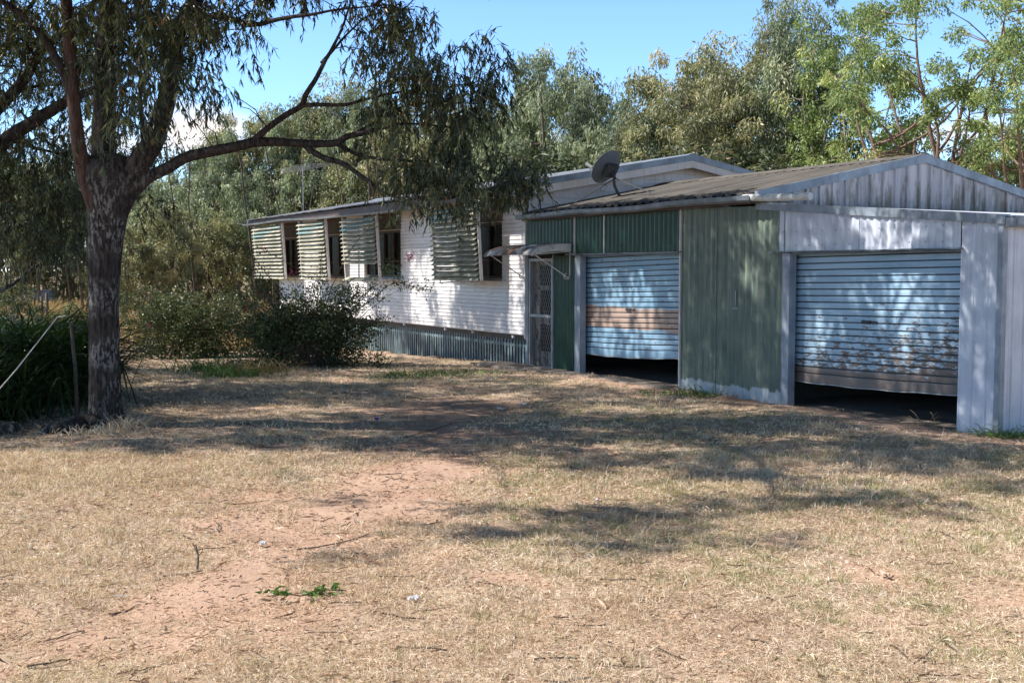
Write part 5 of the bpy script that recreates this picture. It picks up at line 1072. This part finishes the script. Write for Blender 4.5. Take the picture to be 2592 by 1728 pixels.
# ================================================================== light, sky, camera
Ldir = Vector((.66, .03, -.66)).normalized()
toS = -Ldir; el = math.asin(toS.z); az = math.atan2(toS.x, toS.y)
w = bpy.data.worlds.new('World'); S.world = w; w.use_nodes = True; nt = w.node_tree; nt.nodes.clear()
out = nt.nodes.new('ShaderNodeOutputWorld'); bg = nt.nodes.new('ShaderNodeBackground'); sky = nt.nodes.new('ShaderNodeTexSky')
sky.sky_type = 'NISHITA'; sky.sun_disc = False; sky.sun_elevation = el; sky.sun_rotation = az; sky.altitude = 300; sky.air_density = 1.0; sky.dust_density = .1; sky.ozone_density = 1.4
tc = nt.nodes.new('ShaderNodeTexCoord'); bg.inputs[1].default_value = .078
def nd(t_, **k):
    q = nt.nodes.new(t_)
    for a, b in k.items(): setattr(q, a, b)
    return q
def mth(op, a, b=0.):
    q = nd('ShaderNodeMath', operation=op)
    for i, v in enumerate((a, b)):
        if isinstance(v, bpy.types.NodeSocket): nt.links.new(v, q.inputs[i])
        else: q.inputs[i].default_value = v
    return q.outputs[0]
mp = nd('ShaderNodeMapping'); nt.links.new(tc.outputs['Generated'], mp.inputs[0]); mp.inputs['Scale'].default_value = (1, 1, 2.2)
nz = nd('ShaderNodeTexNoise'); nz.inputs['Scale'].default_value = 9; nz.inputs['Detail'].default_value = 7; nz.inputs['Roughness'].default_value = .55; nt.links.new(mp.outputs[0], nz.inputs['Vector'])
tot = None
for (px, py, rx, ry, amt) in ((450, 305, .065, .04, 1.1), (300, 330, .10, .03, .7), (640, 300, .05, .025, .7), (1050, 360, .13, .040, .9), (2240, 300, .10, .05, .65), (2080, 20, .05, .02, .35), (1410, 152, .02, .006, .25), (1150, 70, .06, .015, .18)):
    r = Vector(ray(px*K, py*K)).normalized(); s1 = nd('ShaderNodeVectorMath', operation='SUBTRACT'); nt.links.new(tc.outputs['Generated'], s1.inputs[0]); s1.inputs[1].default_value = r
    s2 = nd('ShaderNodeVectorMath', operation='MULTIPLY'); nt.links.new(s1.outputs[0], s2.inputs[0]); s2.inputs[1].default_value = (1/rx, 1/rx, 1/ry)
    ln = nd('ShaderNodeVectorMath', operation='LENGTH'); nt.links.new(s2.outputs[0], ln.inputs[0])
    v = mth('MULTIPLY', mth('MAXIMUM', mth('SUBTRACT', 1.25, ln.outputs[1]), 0.), amt); tot = v if tot is None else mth('MAXIMUM', tot, v)
cl = nd('ShaderNodeValToRGB'); cl.color_ramp.elements[0].position = .36; cl.color_ramp.elements[1].position = .72
nt.links.new(mth('ADD', mth('MULTIPLY', tot, .75), mth('MULTIPLY', mth('SUBTRACT', nz.outputs[0], .5), 1.1)), cl.inputs[0])
msk = mth('MULTIPLY', cl.outputs[0], mth('MINIMUM', mth('MULTIPLY', tot, 2.2), 1.))
mx = nd('ShaderNodeMix', data_type='RGBA'); nt.links.new(msk, mx.inputs[0]); tn = nd('ShaderNodeMix', data_type='RGBA', blend_type='MULTIPLY'); tn.inputs[0].default_value = 1; nt.links.new(sky.outputs[0], tn.inputs[6]); tn.inputs[7].default_value = (.82, .98, 1.12, 1); nt.links.new(tn.outputs[2], mx.inputs[6]); mx.inputs[7].default_value = (5.6, 4.9, 4.3, 1)
sx = nd('ShaderNodeSeparateXYZ'); nt.links.new(tc.outputs['Generated'], sx.inputs[0]); gr = nd('ShaderNodeMapRange'); gr.inputs['From Min'].default_value = .22; gr.inputs['From Max'].default_value = .42
nt.links.new(sx.outputs[2], gr.inputs[0]); gc = nd('ShaderNodeMix', data_type='RGBA'); nt.links.new(gr.outputs[0], gc.inputs[0]); gc.inputs[6].default_value = (1.70, 1.82, 2.06, 1); gc.inputs[7].default_value = (.42, .37, .32, 1)
g2 = nd('ShaderNodeMix', data_type='RGBA', blend_type='MULTIPLY'); g2.inputs[0].default_value = 1; nt.links.new(mx.outputs[2], g2.inputs[6]); nt.links.new(gc.outputs[2], g2.inputs[7]); nt.links.new(g2.outputs[2], bg.inputs[0]); nt.links.new(bg.outputs[0], out.inputs[0])
sun = bpy.data.lights.new('sun', 'SUN'); sun.energy = 5.0; sun.angle = math.radians(.55); sun.color = (1, .955, .895)
so_ = bpy.data.objects.new('sun', sun); COL.objects.link(so_); so_.rotation_euler = Ldir.to_track_quat('-Z', 'Y').to_euler(); so_.location = (-20, 2, 20)
cam = bpy.data.cameras.new('camera'); cam.sensor_width = 36; cam.lens = F/2592*36; cam.clip_end = 3000; co = bpy.data.objects.new('camera', cam); COL.objects.link(co)
co.location = (0, 0, H); co.rotation_euler = (PI/2-PITCH, 0, 0); S.camera = co
S.view_settings.view_transform = 'Standard'; S.view_settings.look = 'None'; S.view_settings.exposure = 0.66; S.view_settings.gamma = 1
S.cycles.max_bounces = 5; S.cycles.diffuse_bounces = 3; S.cycles.glossy_bounces = 2; S.cycles.transmission_bounces = 3; S.cycles.use_denoising = True
S.cycles.adaptive_threshold = .02; S.cycles.caustics_reflective = False; S.cycles.caustics_refractive = False
